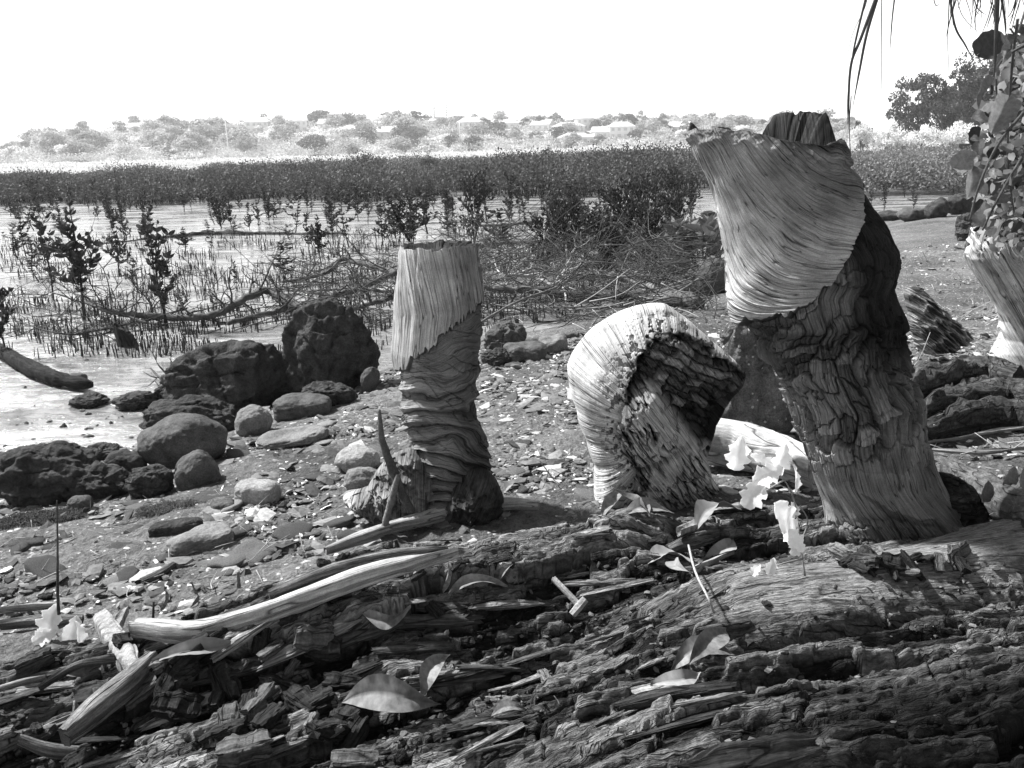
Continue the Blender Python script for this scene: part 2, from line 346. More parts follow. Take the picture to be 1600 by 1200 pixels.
# ---- beach sheet
def beach_mat():
    m, t, b = NM('beach_gravel'); ob = node(t, 'ShaderNodeTexCoord').outputs['Object']
    n1 = noise(t, ob, 1.6, 5, .6); n2 = noise(t, ob, 30, 6, .7); n3 = noise(t, ob, 190, 4, .7)
    vo = node(t, 'ShaderNodeTexVoronoi', Scale=70.0); t.links.new(ob, vo.inputs['Vector'])
    k = mth(t, 'MULTIPLY', mapr(t, n1, .35, .65, .09, .2), mapr(t, n2, .3, .7, .5, 1.5)); k = mth(t, 'MULTIPLY', k, mapr(t, n3, .3, .7, .55, 1.5))
    sepc = node(t, 'ShaderNodeSeparateColor'); t.links.new(vo.outputs['Color'], sepc.inputs[0])
    spk = mth(t, 'MULTIPLY', mth(t, 'GREATER_THAN', sepc.outputs[0], .90), mth(t, 'LESS_THAN', vo.outputs['Distance'], .36))
    k = mth(t, 'ADD', k, mth(t, 'MULTIPLY', spk, .42))
    h = mth(t, 'ADD', mth(t, 'MULTIPLY', n2, 2.0), n3); h = mth(t, 'ADD', h, mth(t, 'MULTIPLY', vo.outputs['Distance'], -.8))
    finish(t, b, k, h, .012, 1.0, .9); return m
M['beach'] = beach_mat()
bx = np.concatenate([np.linspace(-9, -3, 60)[:-1], np.linspace(-3, 4, 520), np.linspace(4, 40, 220)[1:]])
by = np.concatenate([np.geomspace(.3, 9, 620)[:-1], np.geomspace(9, 70, 150)]); BX, BY = np.meshgrid(bx, by)
BZ = beach_h(BX, BY); on = ss(-.1, .5, shore_d(BX, BY)); near = np.exp(-BY/7)
BZ = BZ+on*(.02*fbm(BX*3, BY*3, 0, 4, 11)+near*(.014*np.abs(fbm(BX*14, BY*14, 0, 4, 12))+.006*fbm(BX*45, BY*45, 0, 2, 13)))
o = link('beach', mesh('beach', np.stack([BX, BY, BZ], -1).reshape(-1, 3), gridf(len(by), len(bx))), None, M['beach']); tag(o, kind='structure')
# ---- mud flat: one sheet to the horizon
def mud_mat():
    m, t, b = NM('wet_mud'); ob = node(t, 'ShaderNodeTexCoord').outputs['Object']
    n1 = noise(t, ob, 1, 5, .65, (.6, 2.2, 1)); n2 = noise(t, ob, 1, 6, .7, (7, 16, 7)); n3 = noise(t, ob, 1, 4, .7, (50, 90, 50))
    wet = mapr(t, mth(t, 'ADD', n1, mth(t, 'MULTIPLY', mth(t, 'SUBTRACT', n2, .5), .9)),  .40, .56, 0, 1)
    k = mth(t, 'MULTIPLY', mapr(t, wet, 0, 1, .22, .15), mapr(t, n2, .32, .62, .25, 1.5)); k = mth(t, 'MULTIPLY', k, mapr(t, n3, .3, .7, .75, 1.25))
    h = mth(t, 'ADD', mth(t, 'MULTIPLY', n2, 1.0), mth(t, 'MULTIPLY', n3, .25))
    h = mth(t, 'MULTIPLY', h, mapr(t, wet, 0, 1, 1.0, .15))
    finish(t, b, k, h, .010, .7, mapr(t, wet, 0, 1, .5, .05)); b.inputs['Specular IOR Level'].default_value = .7; b.inputs['IOR'].default_value = 1.75
    return m
M['mud'] = mud_mat()
mx_ = np.concatenate([-np.geomspace(900, 12, 30), np.linspace(-12, 12, 300)[1:-1], np.geomspace(12, 900, 30)])
my_ = np.concatenate([[-5, -1], np.geomspace(1, 30, 420), np.geomspace(30, 1500, 60)[1:]]); X, Y = np.meshgrid(mx_, my_)
Z = .006*fbm(X*1.1, Y*2.2, 0, 4, 21)*np.exp(-np.abs(Y)/25)
o = link('mud_flat', mesh('mud_flat', np.stack([X, Y, Z], -1).reshape(-1, 3), gridf(len(my_), len(mx_))), None, M['mud']); tag(o, kind='structure')
# ============================================================ the stumps
def loft(name, rows, Y0, ratio, na, nt_, disp, top, mat, parent=None, lean=0.0, smoothk=3, noff=0.0):
    """closed body of revolution-like shape from silhouette rows (py, left px, right px); disp -> (radial, tone, u, v); top(a, px)->(rim dz, hollow depth)"""
    rows = np.array(rows, float); py = np.interp(np.linspace(0, 1, nt_), np.linspace(0, 1, len(rows)), rows[:, 0])
    py = rows[0, 0]+(rows[-1, 0]-rows[0, 0])*np.linspace(0, 1, nt_)
    l = np.interp(py, rows[:, 0], rows[:, 1]); r = np.interp(py, rows[:, 0], rows[:, 2])
    ker = np.hanning(2*smoothk+3)[1:-1]; ker /= ker.sum()
    sm = lambda q: np.convolve(np.pad(q, smoothk, mode='edge'), ker, 'valid')
    l, r = sm(l), sm(r); a = np.arange(na)/na*2*np.pi
    Yr = Y0+lean*(rows[-1, 0]-py)/(rows[-1, 0]-rows[0, 0])
    Lp = np.array([on_y(l[i], py[i], Yr[i]) for i in range(nt_)]); Rp = np.array([on_y(r[i], py[i], Yr[i]) for i in range(nt_)])
    C = (Lp+Rp)/2; hw = np.linalg.norm(Rp-Lp, axis=1)/2; ratio = np.broadcast_to(ratio, (nt_,)) if np.ndim(ratio) == 0 else np.interp(py, [p[0] for p in ratio], [p[1] for p in ratio])
    A, PY = np.meshgrid(a, py); PX = (l+(r-l)/2)[:, None]+((r-l)/2)[:, None]*np.cos(A)
    rr_ = hw[:, None]; W0 = np.stack([C[:, 0:1]+rr_*np.cos(A), C[:, 1:2]-rr_*ratio[:, None]*np.sin(A), C[:, 2:3]+0*A-CAMZ], -1) @ RM
    fr_ = ss(-.15, .15, np.sin(A)); PXo, PYo = PX, PY; PX = PX*(1-fr_)+fr_*(800-F*W0[..., 0]/W0[..., 2]); PY = PY*(1-fr_)+fr_*(600+F*W0[..., 1]/W0[..., 2])
    d, tone, u, v = disp(PX, PY, A, C[:, 2][:, None]+0*A, hw[:, None]+0*A)
    rad = hw[:, None]
    V = np.empty((nt_, na, 3)); V[..., 0] = C[:, 0:1]+(rad+d)*np.cos(A); V[..., 1] = C[:, 1:2]-(rad*ratio[:, None]+d)*np.sin(A); V[..., 2] = C[:, 2:3]
    dz, hol = top(a, PXo[0]); tt = np.linspace(0, 1, nt_)[:, None]
    V[..., 2] += dz[None]*(1-ss(0, .3, tt))
    # cap
    nc = 40; caps = []; ct = []; ctr = V[0].mean(0)
    for k in range(1, nc+1):
        s = 1-k/(nc+.5); q = ctr+(V[0]-ctr)*s
        q[:, 2] = ctr[2]+(V[0][:, 2]-ctr[2])*s**1.5
        n = fbm(q[:, 0]*22, q[:, 1]*22, 0, 4, 5)
        q[:, 2] -= hol*ss(0, .45, 1-s)*(1+.6*n)-.010*n*ss(0, .1, 1-s); caps.append(q); ct.append(np.full(na, 0)+.032+.02*n)
    capV = np.array(caps[::-1]); V = np.concatenate([capV, V]); tn = np.concatenate([np.array(ct[::-1]), tone])
    cu = capV[..., 0]; cv = capV[..., 1]; uv = np.stack([np.concatenate([cu, u]), np.concatenate([cv, v])], -1)
    f = gridf(len(V), na, True)
    me = mesh(name, V.reshape(-1, 3), f, uv.reshape(-1, 2), {'tone': tn.ravel()})
    return link(name, me, parent, mat)
# ---- big flared stump on the right
rows = [(226, 1082, 1313), (236, 1079, 1318), (258, 1085, 1323), (285, 1102, 1338), (298, 1109, 1347), (316, 1116, 1362), (335, 1123, 1374), (350, 1127, 1385), (366, 1131, 1391), (397, 1136, 1402), (428, 1138, 1403), (452, 1141, 1394), (480, 1145, 1399), (501, 1150, 1405),
        (508, 1166, 1406), (516, 1182, 1407), (540, 1188, 1411), (574, 1210, 1419), (611, 1229, 1435), (626, 1232, 1441), (660, 1241, 1445), (682, 1250, 1447), (712, 1259, 1454), (740, 1271, 1462), (769, 1282, 1478), (792, 1290, 1492), (815, 1298, 1505), (850, 1318, 1522), (885, 1332, 1530), (925, 1330, 1540)]
SB = np.array([(1050, 500), (1149, 502), (1180, 497), (1233, 487), (1270, 466), (1300, 441), (1312, 420), (1321, 404), (1332, 380), (1341, 360), (1350, 330), (1348, 298), (1352, 240), (1353, 100)])
def sheath_edge(px): return np.interp(px, SB[:11, 0], SB[:11, 1])
def big_disp(PX, PY, A, Z, HW):
    front = ss(-.25, .05, np.sin(A)); E = sheath_edge(PX)+9*fbm(PX/13., PY/30., 0, 3, 41)+9*np.abs(vn(PX/19., 2, 0, 40))
    inside = ss(4, -3, PY-E)*ss(1352, 1346, PX+3*fbm(PY/9., 0, 0, 3, 43))
    backside = 1-front; shm = inside*front+backside*ss(470, 450, PY)
    # flow coordinates: fibres come down the left and sweep away to the right
    x0 = np.interp(PY, [180, 226, 300, 366, 458, 520], [1062, 1062, 1090, 1112, 1122, 1130]); y0 = 512-.30*(PX-1149)
    a_ = np.maximum(PX-x0, 1); b_ = np.maximum(y0-PY, .5)+14
    psi = np.sqrt(a_*b_)/100.+.035*fbm(PX/70., PY/80., 0, 2, 44); al = (b_-a_)/200.
    rg = ridge(psi*7, al*.45, 0, 3, 45); rg2 = ridge(psi*24, al*.9, 0, 3, 46)
    low = ss(300, 470, PY+.25*(PX-1149))
    spl = vn(psi*6, al*.35, 2, 49); ds = .004+(.0015+.004*low)*rg+.0022*rg2-.009*np.exp(-(spl/.035)**2)*(.4+.6*ss(-.2, .3, fbm(psi*3, al*.8, 0, 2, 50)))+.008*fbm(PX/60., PY/60., 0, 2, 47)
    ds = ds+.012*np.exp(-((PY-np.interp(PX, [1080, 1320], [238, 248]))/14)**2)*(.5+fbm(PX/16., PY/14., 0, 3, 48))    # knobbly rim
    ds = ds-.012*np.exp(-((PY-262)/12)**2)*ss(1230, 1290, PX)
    # core and lower trunk
    s = A*HW; u2 = s; v2 = Z+.18*s
    wa, wb = .045*fbm(s*13, Z*13, 0, 4, 1), .020*fbm(s*7, Z*7, 5, 3, 2); b1, t1, f1, e1 = brick(v2+wa, u2+wb, .050, .046, 51); b2, t2, f2, e2 = brick(v2+.5*wa, u2+.4*wb, .026, .011, 52)
    blk = np.exp(-((PY-580)/75)**2)+.9*np.exp(-((PY-690)/45)**2)*ss(1270, 1310, PX)*ss(1400, 1380, PX)+.35
    blk = blk*ss(760, 700, PY)+.8*ss(800, 830, PY)
    vor = np.abs(vn(s*26, Z*30, 3, 53)); knob = np.exp(-(((PX-1262)/22)**2+((PY-592)/18)**2))*.022+np.exp(-(((PX-1222)/17)**2+((PY-558)/8)**2))*.018
    knob += np.exp(-(((PX-1418)/18)**2+((PY-640)/20)**2))*.012+np.exp(-(((PX-1266)/9)**2+((PY-490)/9)**2))*.01
    fib = ridge(s*60, Z*3+s*2, 0, 3, 54)
    dc = -.006+blk*(.024*(b1-.5)+.008*(f1-.5)+.006*(b2-.5)-.012*np.exp(-(e1/.003)**2)-.004*np.exp(-(e2/.0018)**2))+.0045*fib*(1-.5*np.clip(blk, 0, 1))+knob+.006*fbm(s*14, Z*14, 0, 3, 55)
    # flaring foot: root lobes
    dc = dc-.016*np.exp(-np.maximum(PY-E, 0)/22.)*front; dc = dc+ss(770, 860, PY)*(.014+.022*fbm(A*1.6, 0, 0, 2, 56))
    gouge = np.exp(-((PY-548)/9)**2)*ss(1250, 1290, PX)*.0+np.exp(-((PY-818-.05*(PX-1400))/4)**2)*.006*ss(1330, 1360, PX)*ss(1470, 1440, PX); dc = dc-gouge
    dd = shm*ds+(1-shm)*dc
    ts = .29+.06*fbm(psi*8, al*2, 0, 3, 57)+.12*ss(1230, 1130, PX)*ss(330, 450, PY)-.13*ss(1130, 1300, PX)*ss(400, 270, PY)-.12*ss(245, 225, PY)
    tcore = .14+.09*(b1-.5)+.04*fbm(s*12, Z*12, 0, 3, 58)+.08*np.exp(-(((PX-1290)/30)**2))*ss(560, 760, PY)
    dark = ss(1310, 1365, PX+.12*(520-PY))*ss(680, 500, PY); tcore = tcore*(1-.86*dark)*(1-.5*np.exp(-((PY-535)/30)**2)); tcore = tcore*(1-.35*np.exp(-(e1/.003)**2)*blk.clip(0, 1))  # shadow side at the right of the dark core painted blacker
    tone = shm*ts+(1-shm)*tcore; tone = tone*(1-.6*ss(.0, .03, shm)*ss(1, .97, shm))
    uu = shm*psi*.24+(1-shm)*s; vv = shm*al*.28+(1-shm)*v2*1.0
    return dd, np.clip(tone, .012, .5), uu, vv
def big_top(a, px):
    c = np.cos(a); s = np.sin(a); back = ss(.1, -.5, s)
    dz = .010*fbm(c*4, s*4, 0, 4, 3)+.030*ss(.1, -.6, c)
    dz = dz+back*(.020+.046*ss(.10, .30, c)*ss(1.0, .86, c)-.012*ss(-.1, -.6, c)+.020*fbm(c*4, s*4, 0, 4, 9))
    return dz, .075
big = empty('driftwood_stump'); tag(big, 'tall flared weathered tree stump with swept pale grain over a dark cracked lower trunk', 'stump')
YB = on_z(1400, 862, .42)[1]+.08
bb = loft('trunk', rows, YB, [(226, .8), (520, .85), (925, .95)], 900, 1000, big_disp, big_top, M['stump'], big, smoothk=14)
# ---- centre twisted stump
rows2 = [(383, 625, 744), (392, 623, 745), (409, 622, 747), (448, 619.5, 753), (480, 617.5, 757.7), (507, 616, 754.6), (546, 614.4, 750.7), (574, 619.5, 748.7), (605, 624.6, 747.5), (636, 624.6, 746), (664, 634, 750.7), (683, 640, 756.6), (703, 646, 764), (716, 645.7, 768), (730, 646, 766), (762, 636, 772), (790, 628, 782), (815, 612, 790), (850, 600, 795)]
def tw_disp(PX, PY, A, Z, HW):
    s = A*HW; E = np.interp(PX, [600, 617, 637, 660, 688, 704, 735, 755, 800], [590, 580, 566, 542, 527, 507, 488, 470, 440])+10*np.abs(vn(PX/7., 0, 0, 61))+5*vn(PX/2.5, 0, 0, 62)
    top_ = ss(2, -2, PY-E)
    rg = ridge(s*75, Z*3, 0, 3, 63); rg2 = ridge(s*22, Z*1.2, 0, 2, 64)
    ds = .002+.002*rg+.003*rg2-.006*np.exp(-(vn(s*60, Z*2.2, 1, 7)/.05)**2)+.006*fbm(s*8, Z*8, 0, 2, 60)
    ds = ds-.012*np.exp(-((PX-651)/1.6)**2)*ss(440, 385, PY)-.01*np.exp(-((PX-730)/2)**2)*ss(430, 385, PY)
    # twisted folds: sagging bands
    q = (PX-690)/65.; ph = (PY-(15*q*q+15*q)*ss(620, 690, PY)+(12*q+9*q*q)*ss(670, 600, PY)+9*fbm(PX/45., PY/50., 0, 3, 65))/(22.)+.9*fbm(PX/90., PY/40., 0, 2, 66)
    w_ = ph-np.floor(ph); saw = np.where(w_ < .75, w_/.75, (1-w_)/.25); ampf = .55+.45*fbm(ph*0+np.floor(ph)*3.1, PX/60., 0, 2, 67)
    fold = ss(560, 620, PY); dc = -.004-.009*np.exp(-np.maximum(PY-E, 0)/10.)+.024*(saw**1.3-.4)*(.25+.75*fold)*ampf+.002*ridge(ph*5, s*3, 0, 3, 68)+.004*fbm(s*45, Z*45, 0, 3, 168)-.006*np.exp(-(vn(s*34+2*ph, Z*9, 0, 169)/.07)**2)+.006*fbm(s*18, Z*18, 0, 3, 69)
    dc = dc+.007*ridge((PX+.9*PY)/9., (PX-.5*PY)/60., 0, 2, 70)*ss(650, 625, PX)*ss(620, 650, PY)+ss(740, 800, PY)*.018*fbm(s*12, Z*16, 0, 4, 71)
    tone = top_*(.36+.04*rg2-.14*ss(670, 745, PX))+(1-top_)*(1-.6*np.exp(-(w_/.13)**2)*fold)*(.16+.11*(saw-.4)*fold+.13*ss(665, 630, PX)*ss(640, 575, PY)-.05*ss(735, 700, PX)*0)  # fold grooves painted darker as crevice shade, sheath darker on its shaded right
    tone = tone*(1-.5*ss(0, .1, top_)*ss(1, .9, top_))*(1-.45*(1-top_)*ss(690, 745, PX))  # right half below the sheath painted darker as its shaded side
    dd = top_*ds+(1-top_)*dc
    uu = top_*s+(1-top_)*ph*.045; vv = top_*Z+(1-top_)*s
    return dd, np.clip(tone, .02, .5), uu, vv
def tw_top(a, px): 
    c = np.cos(a); s = np.sin(a)
    return .006*fbm(c*3, s*3, 0, 3, 13)+.003*np.sign(np.sin(a*7+1))*np.abs(np.sin(a*7)), .015
tw = empty('twisted_stump'); tag(tw, 'slim upright twisted stump with straight grain above and sagging folds below, left of centre', 'stump')
YT = on_z(690, 800, .33)[1]+.09
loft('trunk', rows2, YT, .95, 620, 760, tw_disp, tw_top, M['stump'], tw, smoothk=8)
# ---- inflated-outline bodies (real thickness, own relief)
def blob(name, outl, c, Y, thick, mat, nr=150, nth=520, relief=None, back=.8, parent=None, flat=2.0, tone0=.2, jag=0.0, gs=1.0):
    """star-shaped outline in px round centre c, standing at depth Y; front and back halves of a closed body `thick` deep"""
    P = np.array(outl, float)-np.array(c, float); th = np.arctan2(P[:, 1], P[:, 0]); R = np.hypot(P[:, 0], P[:, 1]); k = np.argsort(th); th, R = th[k], R[k]
    t = np.arange(nth)/nth*2*np.pi-np.pi; Rt = np.interp(t, th, R, period=2*np.pi)
    ker = np.hanning(9)[1:-1]; ker /= ker.sum(); Rt = np.convolve(np.pad(Rt, 3, mode='wrap'), ker, 'valid')
    if jag: Rt = Rt*(1+jag*fbm(np.cos(t)*9, np.sin(t)*9, 0, 4, 3))
    C0 = on_y(c[0], c[1], Y); S = np.linalg.norm(on_y(c[0]+50, c[1], Y)-on_y(c[0]-50, c[1], Y))/100
    rr = np.concatenate([np.sin(np.linspace(0, np.pi/2, nr)), np.sin(np.linspace(np.pi/2, 0, nr//2))[1:]]); fr = np.concatenate([np.ones(nr), -np.ones(nr//2-1)])
    rr[0] = .002; rr[-1] = .002
    T, RR = np.meshgrid(t, rr); FR = fr[:, None]+0*T
    px = c[0]+RR*Rt[None]*np.cos(T); py = c[1]+RR*Rt[None]*np.sin(T); dep = thick*(1-RR**flat).clip(0)**.5
    if relief is not None: rel, tone, u, v = relief(px, py, RR, S)
    else:
        rel = .06*thick*fbm(px*S*25, py*S*25, 0, 4, 7); tone = np.full_like(px, tone0); u = px*S; v = py*S
    edge = ss(1.0, .93, RR)
    dd = np.where(FR > 0, dep*(1-back*0)+rel*edge, -dep*back-.15*thick*fbm(px*S*12, py*S*12, 0, 3, 9)*edge)
    V = np.empty(px.shape+(3,)); ray_ = np.array([[0, 0, 0]])
    cx = C0; Rx = RM[:, 0]; Uz = np.array([0, 0, 1.0])
    f_p = (C0[1])/ray(c[0], c[1])[1]
    V[..., 0] = C0[0]+(px-c[0])*S*gs; V[..., 2] = C0[2]-(py-c[1])*S/math.cos(R_(PITCH))*gs+(px-c[0])*S*math.tan(R_(-ROLL))*-1*-0
    V[..., 1] = C0[1]-dd
    me = mesh(name, V.reshape(-1, 3), gridf(len(rr), nth, True), np.stack([u, v], -1).reshape(-1, 2), {'tone': tone.ravel()})
    return link(name, me, parent, mat)
OUT3 = [(1018, 478), (1036, 479), (1055, 492), (1086, 517), (1110, 538), (1132, 556), (1150, 572), (1161, 586), (1157, 604), (1141, 622), (1130, 640), (1118, 665), (1112, 690), (1104, 715), (1107, 740), (1123, 760), (1086, 780), (1055, 792), (993, 806), (932, 800), (928, 758), (930, 727), (916, 684), (901, 635), (889, 590), (887, 568), (895, 550), (925, 514), (950, 498), (987, 483)]
def sdpoly(px, py, L):
    """distance to a polyline, negative on its left side seen downwards"""
    best = np.full(px.shape, 1e9); sg = np.ones_like(px)
    for a, b in zip(L[:-1], L[1:]):
        a = np.array(a, float); b = np.array(b, float); d = b-a; t = np.clip(((px-a[0])*d[0]+(py-a[1])*d[1])/(d@d), 0, 1); qx = px-a[0]-t*d[0]; qy = py-a[1]-t*d[1]
        r = np.hypot(qx, qy); cr = d[0]*qy-d[1]*qx; m = r < best-1e-6; best = np.where(m, r, best); sg = np.where(m, np.where(cr < 0, 1.0, -1.0), sg)
    return best*sg
def curl_relief(px, py, RR, S):
    wob = 7*fbm(px/14., py/14., 0, 3, 71)
    d = sdpoly(px, py, [(1190, 600), (1150, 575), (1110, 548), (1070, 525), (1035, 512), (1012, 514), (998, 528), (990, 545), (975, 580), (962, 610), (957, 640), (962, 670), (978, 700), (984, 730), (982, 790), (982, 830)])+wob    # + = inside (right of the shell edge)
    ins = ss(-4, 5, d)
    # shell: fine curved grain running across the shell
    ang = np.arctan2(py-650, px-1010-20); rad_ = np.hypot(px-1030, py-650); psi = rad_/100.+.08*fbm(px/40., py/40., 0, 2, 72)
    gr = ridge(ang*38+1.2*psi, psi*.9, 0, 3, 73)
    rs = .0016*gr-.004*np.exp(-(vn(ang*22+.6*psi, psi*.5, 1, 85)/.05)**2)+.010*fbm(px/50., py/50., 0, 3, 74)-.01
    # leg: fibres down-right
    a2 = (px-1000)*.55-(py-600)*(-.0)+0; w1 = ((px-985)*.80-(py-640)*.60); w2 = ((px-985)*.60+(py-640)*.80)
    leg = ss(-75, -50, w1)*ss(62, 40, w1)*ss(-60, -20, w2)
    wp = .012*fbm(px/22., py/22., 0, 3, 82); b1, t1, f1, e1 = brick(w2*S+wp, w1*S+.8*wp, .06, .019, 75); b2, t2, f2, e2 = brick(w2*S+wp*.6, w1*S-wp*.5, .03, .0062, 76); fb = ridge(w1*S*170, w2*S*9, 0, 3, 83); rot = ss(-.1, .25, fbm(px/16., py/24., 0, 3, 84)+.3*ss(30, -40, w1))
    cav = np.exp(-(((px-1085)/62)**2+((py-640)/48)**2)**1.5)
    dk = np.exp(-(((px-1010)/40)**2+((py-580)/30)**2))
    top_ = ss(18, -4, py-np.interp(px, [1000, 1030, 1160], [535, 545, 600]))
    b3, t3, f3, e3 = brick((px*.9+py*.45)*S+1.0*wp, (py*.9-px*.45)*S+.7*wp, .055, .024, 77)
    ri = -.035-.075*cav-.02*dk+leg*(.075+rot*(.012*(b1-.5)+.008*(b2-.5)-.014*np.exp(-(e1/.0018)**2))+.004*fb)+(1-leg)*(.028*(b3-.5)-.02*np.exp(-(e3/.003)**2)+.012*fbm(px/7., py/7., 0, 3, 78))+top_*.02
    ri = ri-.03*np.exp(-((w2-60-w1*.3)/5)**2)*leg*(fbm(w1/20., 0, 0, 2, 5) > -.1)
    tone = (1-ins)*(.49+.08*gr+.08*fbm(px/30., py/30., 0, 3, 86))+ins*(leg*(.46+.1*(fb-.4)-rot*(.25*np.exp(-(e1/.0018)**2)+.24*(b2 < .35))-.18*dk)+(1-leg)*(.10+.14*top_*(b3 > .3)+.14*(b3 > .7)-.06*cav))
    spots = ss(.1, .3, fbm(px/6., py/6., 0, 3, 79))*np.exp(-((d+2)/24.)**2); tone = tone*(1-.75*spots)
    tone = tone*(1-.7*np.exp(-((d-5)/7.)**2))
    rel = (1-ins)*rs+ins*ri-.008*spots
    uu = (1-ins)*ang*.25+ins*w1*S; vv = (1-ins)*psi*.12+ins*w2*S
    return rel, np.clip(tone, .015, .72), uu, vv
YC = on_z(1010, 792, .33)[1]+.1
cu = blob('trunk', OUT3, (1012, 645), YC, .16, M['stump'], 420, 1100, curl_relief, .75, flat=3.0, parent=None)
cu.name = 'curled_stump'; tag(cu, 'pale bleached curled log end with a dark rotten hollow, standing between the two upright stumps', 'stump')
# ============================================================ rocks
rng = np.random.default_rng(7); random.seed(7)
def ico(sub):
    import bmesh
    b = bmesh.new(); bmesh.ops.create_icosphere(b, subdivisions=sub, radius=1); b.verts.ensure_lookup_table()
    V = np.array([v.co[:] for v in b.verts]); Fc = np.array([[v.index for v in f.verts] for f in b.faces]); b.free(); return V, Fc
ICO = {k: ico(k) for k in (1, 2, 3, 4, 6)}
def rock_mesh(name, seed, sub=4, kind='rough', dims=(1, 1, 1)):
    V, Fc = ICO[sub]; V = V.copy(); s = seed*7.3
    x, y, z = V[:, 0]+s, V[:, 1]-s, V[:, 2]+s*.5
    if kind == 'rough':        # craggy lava
        r = 1+.30*fbm(x*1.2, y*1.2, z*1.2, 2, seed)+.20*ridge(x*2.2, y*2.2, z*2.2, 4, seed+3)+.05*fbm(x*8, y*8, z*8, 4, seed+5)+.10*(np.abs(vn(x*1.7+y, y*1.7-z, z*2.6, seed+9)) < .06)*-1
    elif kind == 'round': r = 1+.20*fbm(x*1.1, y*1.1, z*1.1, 2, seed)+.06*ridge(x*2.1, y*2.1, z*2.1, 3, seed+2)+.025*fbm(x*8, y*8, z*8, 3, seed)
    else:                      # slab: squarish, split faces
        p = 3.2; q = (np.abs(V)**p).sum(1)**(-1/p); V = V*q[:, None]
        r = 1+.22*fbm(x*1.3, y*1.3, 0*z, 2, seed)+.05*fbm(x*5, y*5, z*5, 3, seed)
    V = V*r[:, None]
    if kind == 'flat': V[:, 2] = V[:, 2]*(1+.5*fbm(x*1.2, y*1.2, 0, 2, seed+2))
    V = V*np.array(dims)
    return mesh(name, V, Fc)
def lm_label(px, py):
    """where a small thing lies, in words one can find in the picture"""
    L = [((690, 790), 'the twisted stump'), ((1000, 790), 'the curled pale stump'), ((1400, 850), 'the tall flared stump'), ((360, 600), 'the broad dark boulder'), ((520, 550), 'the peaked dark boulder'),
         ((275, 690), 'the domed rock'), ((80, 750), 'the black left rocks'), ((1090, 465), 'the sawn fallen trunk'), ((300, 840), 'the long pale stone'), ((395, 775), 'the wedge shaped stone'), ((540, 720), 'the rounded pale rocks'),
         ((1500, 600), 'the split rotten log'), ((400, 970), 'the long splinter'), ((200, 1010), 'the mottled stub')]
    d = [math.hypot(px-a[0], (py-a[1])*1.2) for a, _ in L]; k = int(np.argmin(d)); (ax, ay), nm = L[k]; dx, dy = px-ax, py-ay
    if d[k] < 45: side = 'right beside'
    elif abs(dx) > abs(dy)*1.3: side = 'right of' if dx > 0 else 'left of'
    elif dy > 0: side = 'in front of'
    else: side = 'behind'
    return side+' '+nm
NAMES = []   # (object, look, kind, kinds, where, x in the picture)
def put_rock(px, py, wpx, hpx, kind, mat, label, seed, name='rock', depth=.8, sub=6, rz=0, sink=.25, group=None, tilt=0):
    """px,py: middle of its foot in the picture; wpx,hpx its size there"""
    p = GL(px, py); s = (p[1]*math.cos(R_(PITCH))+(CAMZ-p[2])*math.sin(R_(PITCH)))/F; W = wpx*s/2; H = hpx*s/math.cos(R_(PITCH))
    me = rock_mesh(name, seed, sub, kind, (W*.93, W*depth, H/2/(1-sink*.5)*.93))
    o = link(name, me, None, mat); o.location = (p[0], p[1]+W*depth*.7, p[2]+H/2*(1-sink)); o.rotation_euler = (0, R_(tilt), R_(rz))
    tag(o, label, 'rock', group); return o
D, Gm, Pm, Sm = M['dark_rock'], M['grey_rock'], M['pale_rock'], M['mid_rock']
put_rock(355, 648, 195, 112, 'rough', D, 'broad dark craggy boulder at the edge of the mud', 3, depth=.6)
put_rock(518, 618, 148, 150, 'rough', D, 'tall peaked dark boulder behind the broad dark boulder', 11, depth=.6)
o = put_rock(486, 604, 74, 118, 'rough', D, 'pointed black knob of rock leaning on the peaked boulder', 14, depth=.7)
put_rock(292, 690, 140, 62, 'rough', D, 'low dark folded rock just below the broad dark boulder', 21, depth=.6)
put_rock(278, 735, 140, 82, 'round', Sm, 'smooth domed dark grey rock in front of the folded rock', 5, depth=.7)
put_rock(394, 683, 62, 46, 'round', Gm, 'egg shaped grey boulder leaning against the broad dark boulder', 6, tilt=-20)
put_rock(60, 790, 170, 88, 'rough', D, 'craggy black rock pile at the left edge', 31, depth=.6)
put_rock(150, 782, 90, 50, 'rough', D, 'low black rock between the left rock pile and the blocky rock', 32)
put_rock(194, 750, 62, 44, 'slab', D, 'blocky dark rock with a flat top left of the domed rock', 33, rz=15)
put_rock(232, 778, 76, 46, 'rough', D, 'small dark rock in front of the blocky rock', 34)
put_rock(302, 766, 66, 52, 'slab', Sm, 'grey slanting slab leaning on the front of the domed rock', 35, tilt=-30, rz=20)
put_rock(153, 722, 60, 24, 'rough', D, 'thin black rock on the mud edge above the blocky rock', 36)
put_rock(205, 640, 62, 24, 'rough', D, 'pointed low black rock lying alone on the mud', 37)
put_rock(135, 636, 56, 18, 'rough', D, 'flat knobbly black rock half sunk in the mud', 38)
put_rock(258, 630, 36, 26, 'rough', D, 'small black rock touching the left foot of the broad boulder', 39)
put_rock(508, 640, 84, 40, 'rough', D, 'weedy dark rock at the foot of the peaked boulder', 40)
put_rock(578, 612, 30, 42, 'round', Sm, 'narrow upright grey stone leaning on the peaked boulder', 41, tilt=20)
put_rock(470, 656, 88, 34, 'slab', Sm, 'grey lumpy rock between the two dark boulders', 42)
put_rock(455, 700, 112, 22, 'flat', Gm, 'wide flat grey slab right of the egg shaped boulder', 43, depth=.6, tilt=-8)
put_rock(556, 742, 74, 42, 'round', Pm, 'rounded pale rock left of the twisted stump', 44)
put_rock(563, 768, 62, 36, 'round', Gm, 'rounded grey rock in front of the rounded pale rock', 45)
